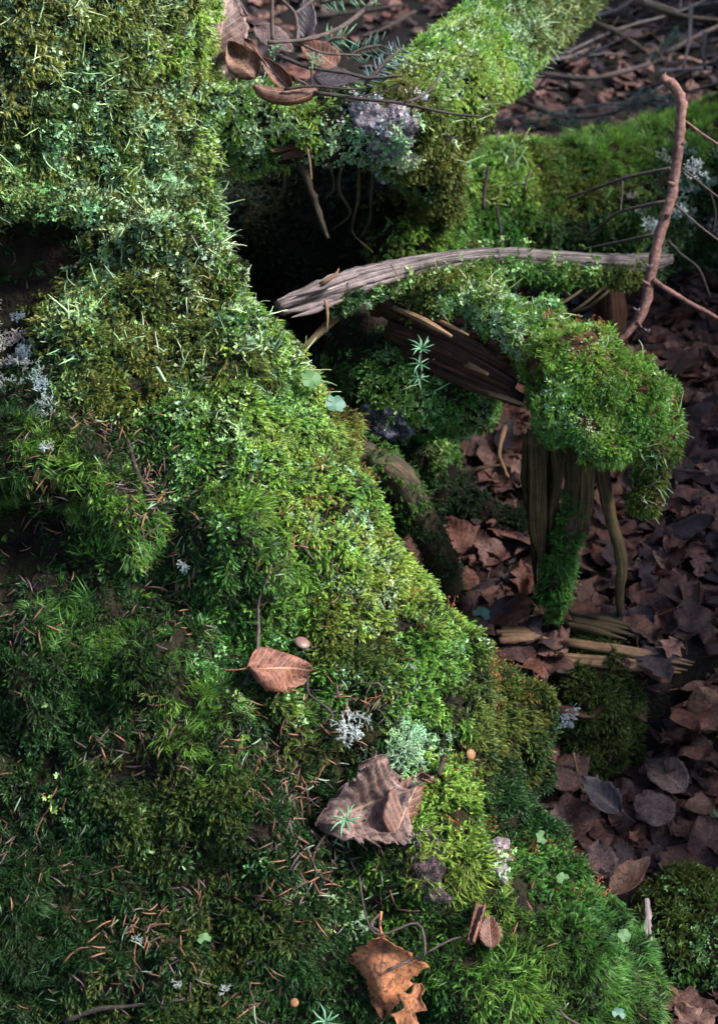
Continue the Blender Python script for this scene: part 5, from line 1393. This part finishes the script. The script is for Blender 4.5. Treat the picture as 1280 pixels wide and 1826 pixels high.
dead([(1255, 60), (1254, 100), (1256, 122)], .006, 'second upright lichened branch at the back', M_root, .15)
dead([(1110, 835), (1190, 836), (1290, 845)], .0022, 'thin grey twig lying on the litter past the root arm', M_twig, .02)
dead([(760, 858), (840, 838), (900, 828)], .004, 'crooked stick in the litter beneath the arched root', M_fibre, .03)
dead([(900, 760), (890, 810), (905, 850)], .004, 'pale curved stick behind the fibrous pillar', M_splint, .06)
rr = random.Random(9)
for k in range(250):
    x = rr.uniform(0.12, 1.25); y = rr.uniform(1.85, 4.6); a = rr.uniform(-.7, .7) + (1.57 if rr.random() < .3 else 0); L = rr.uniform(.12, .5)
    hz = rr.random() ** 2 * .16
    q = [np.array([x + math.cos(a) * L * t, y + math.sin(a) * L * t + rr.gauss(0, .025), float(ground_z(x + math.cos(a) * L * t, y + math.sin(a) * L * t)) + .012 + hz * t + rr.gauss(0, .012)]) for t in (0, .33, .66, 1)]
    r = rr.uniform(.0014, .0036)
    mb = MB().tube(q, taper(4, r, r * .4), 5, 3, bump=.15, seed=k)
    for t in (1, 2, 2):
        e = q[t] + np.array([rr.gauss(0, .06), rr.gauss(0, .06), rr.uniform(-.01, .06)])
        mb.tube([q[t], (q[t] + e) / 2 + np.array([0, 0, .006]), e], [r * .5, r * .4, r * .2], 4, 2)
    put('dead_twig', mb, [M_ftwig, M_dtwig, M_root][k % 3], ['thin grey', 'thin black', 'thin mossy'][k % 3] + (' dead twig arching over the far leaf litter' if hz > .03 else ' dead twig lying flat on the far leaf litter'), 'twig', 'dead twigs on the far floor')
def sprig(px, py, dpx, dpy, label, lift=0.05, n=22, mat=None, d=None, sc=1.0):
    """flat spruce twig with two rows of needles"""
    if d is None:
        s = math.sin(PITCH) + (py - 913) / F * math.cos(PITCH); d = (0.85 - lift) / s
    a, b = P(px, py, d), P(px + dpx, py + dpy, d)
    root = empty('spruce_sprig', tuple(a)); tag(root, label, 'sprig', 'green spruce sprigs behind the logs')
    put('stem', MB().tube([a, (a + b) / 2 + np.array([0, 0, .002]), b], [.0016, .0013, .0008], 5, 3), M_twig, parent=root)
    mb = MB(); ax = nrm(b - a); u = nrm(np.cross(ax, FWD))
    for i in range(n):
        for sd in (-1, 1):
            c = a + (b - a) * (i + .5) / n; dr = nrm(u * sd + ax * .7 + rng.normal(0, .25, 3)); l = rng.uniform(.011, .017) * sc
            mb.tube([c, c + dr * l * .5, c + dr * l], [.0006 * sc, .0008 * sc, .0002], 4, 1)
    nd_ = put('needles', mb, mat or M_bspruce, parent=root); nd_['kind'] = 'stuff'
sprig(930, 222, 90, -14, 'blue-green spruce sprig just above the fallen log')
sprig(1000, 226, 90, -4, 'second blue-green spruce sprig above the fallen log')
sprig(1090, 205, 80, -40, 'dim spruce sprig behind the hooked stick')
sprig(1130, 175, 70, 10, 'pale blue spruce sprig in the far litter', sc=1.3)
sprig(1160, 110, 50, -50, 'upright spruce sprig between far branches', .1)
sprig(650, 152, 66, -66, 'grey dry spruce sprig leaning on the yellow mossy log', d=1.2, n=14, mat=M_blue, sc=.8)
sprig(575, 78, 40, -10, 'fresh green spruce sprig under the arched twig', d=1.28, n=7, mat=M_spruce)
sprig(620, 100, 60, -20, 'green spruce sprig behind the thin twig', d=1.3, n=10, mat=M_bspruce)
sprig(640, 120, 50, 6, 'low green spruce sprig beside the yellow moss', d=1.3, n=9, mat=M_bspruce)
sprig(570, 6, 70, -12, 'bright green spruce sprig at the very top behind twigs', d=1.5, n=10, mat=M_spruce)

# ---- spruces added out of view: they keep the litter and the back in shade
def spruce_crown(seed, h=1.3):
    r = np.random.default_rng(seed); v, f = [], []
    n = 0
    for lev in np.linspace(0.06, 0.97, 26):
        R = (1 - lev) ** 0.8 * 0.30 * h / 1.3 + 0.03
        for k in range(9):
            a = r.uniform(0, 6.283); L = R * r.uniform(.75, 1.15); z0 = lev * h
            dr = np.array([math.cos(a), math.sin(a), 0]); sd = np.array([-math.sin(a), math.cos(a), 0])
            for q in range(10):
                t = (q + .6) / 10; c = dr * L * t + np.array([0, 0, z0 - .22 * L * t * t])
                for s in (-1, 1):
                    l = (.055 * (1 - .6 * t) + .02) * r.uniform(.8, 1.2)
                    e = c + (sd * s * .8 + dr * .6 + np.array([0, 0, r.normal(-.1, .25)])) * l
                    w = np.array([0, 0, .006]) + dr * .006
                    v += [c - w, c + w, e + w * .5, e - w * .5]; f.append((n, n + 1, n + 2, n + 3)); n += 4
    return mesh_from('crown', v, f, M_bspruce, False)
crowns = [spruce_crown(1), spruce_crown(2)]
ROWS = [(0.92, 0.78 + .26 * i,   .66) for i in range(6)] + [(1.22, 0.9 + .3 * i, .95) for i in range(5)] + [(1.35, 2.65, 1.1), (1.5, 3.2, 1.3), (1.75, 3.9, 1.6)]
for k, (x, y, s) in enumerate(ROWS):
    lab = ('waist-high spruce of the front row, added out of view for shade' if x < 1 else 'chest-high spruce of the second row, added out of view for shade' if k < 11 else 'tall spruce beyond the fallen log, added out of view for shade')
    z = float(ground_z(x, y)); t = empty('shade_spruce', (x, y, z)); tag(t, lab, 'tree', 'added shade spruces out of view')
    t.scale = (s, s, s); t.rotation_euler[2] = k * 1.3
    m = MB().tube([(0, 0, -.03), (0.004, 0, .6), (0, 0, 1.3)], [.022, .014, .003], 8, 4, bump=.06, seed=k)
    obj('trunk', m.mesh('trunk', M_twig), t); obj('crown', crowns[k % 2], t)
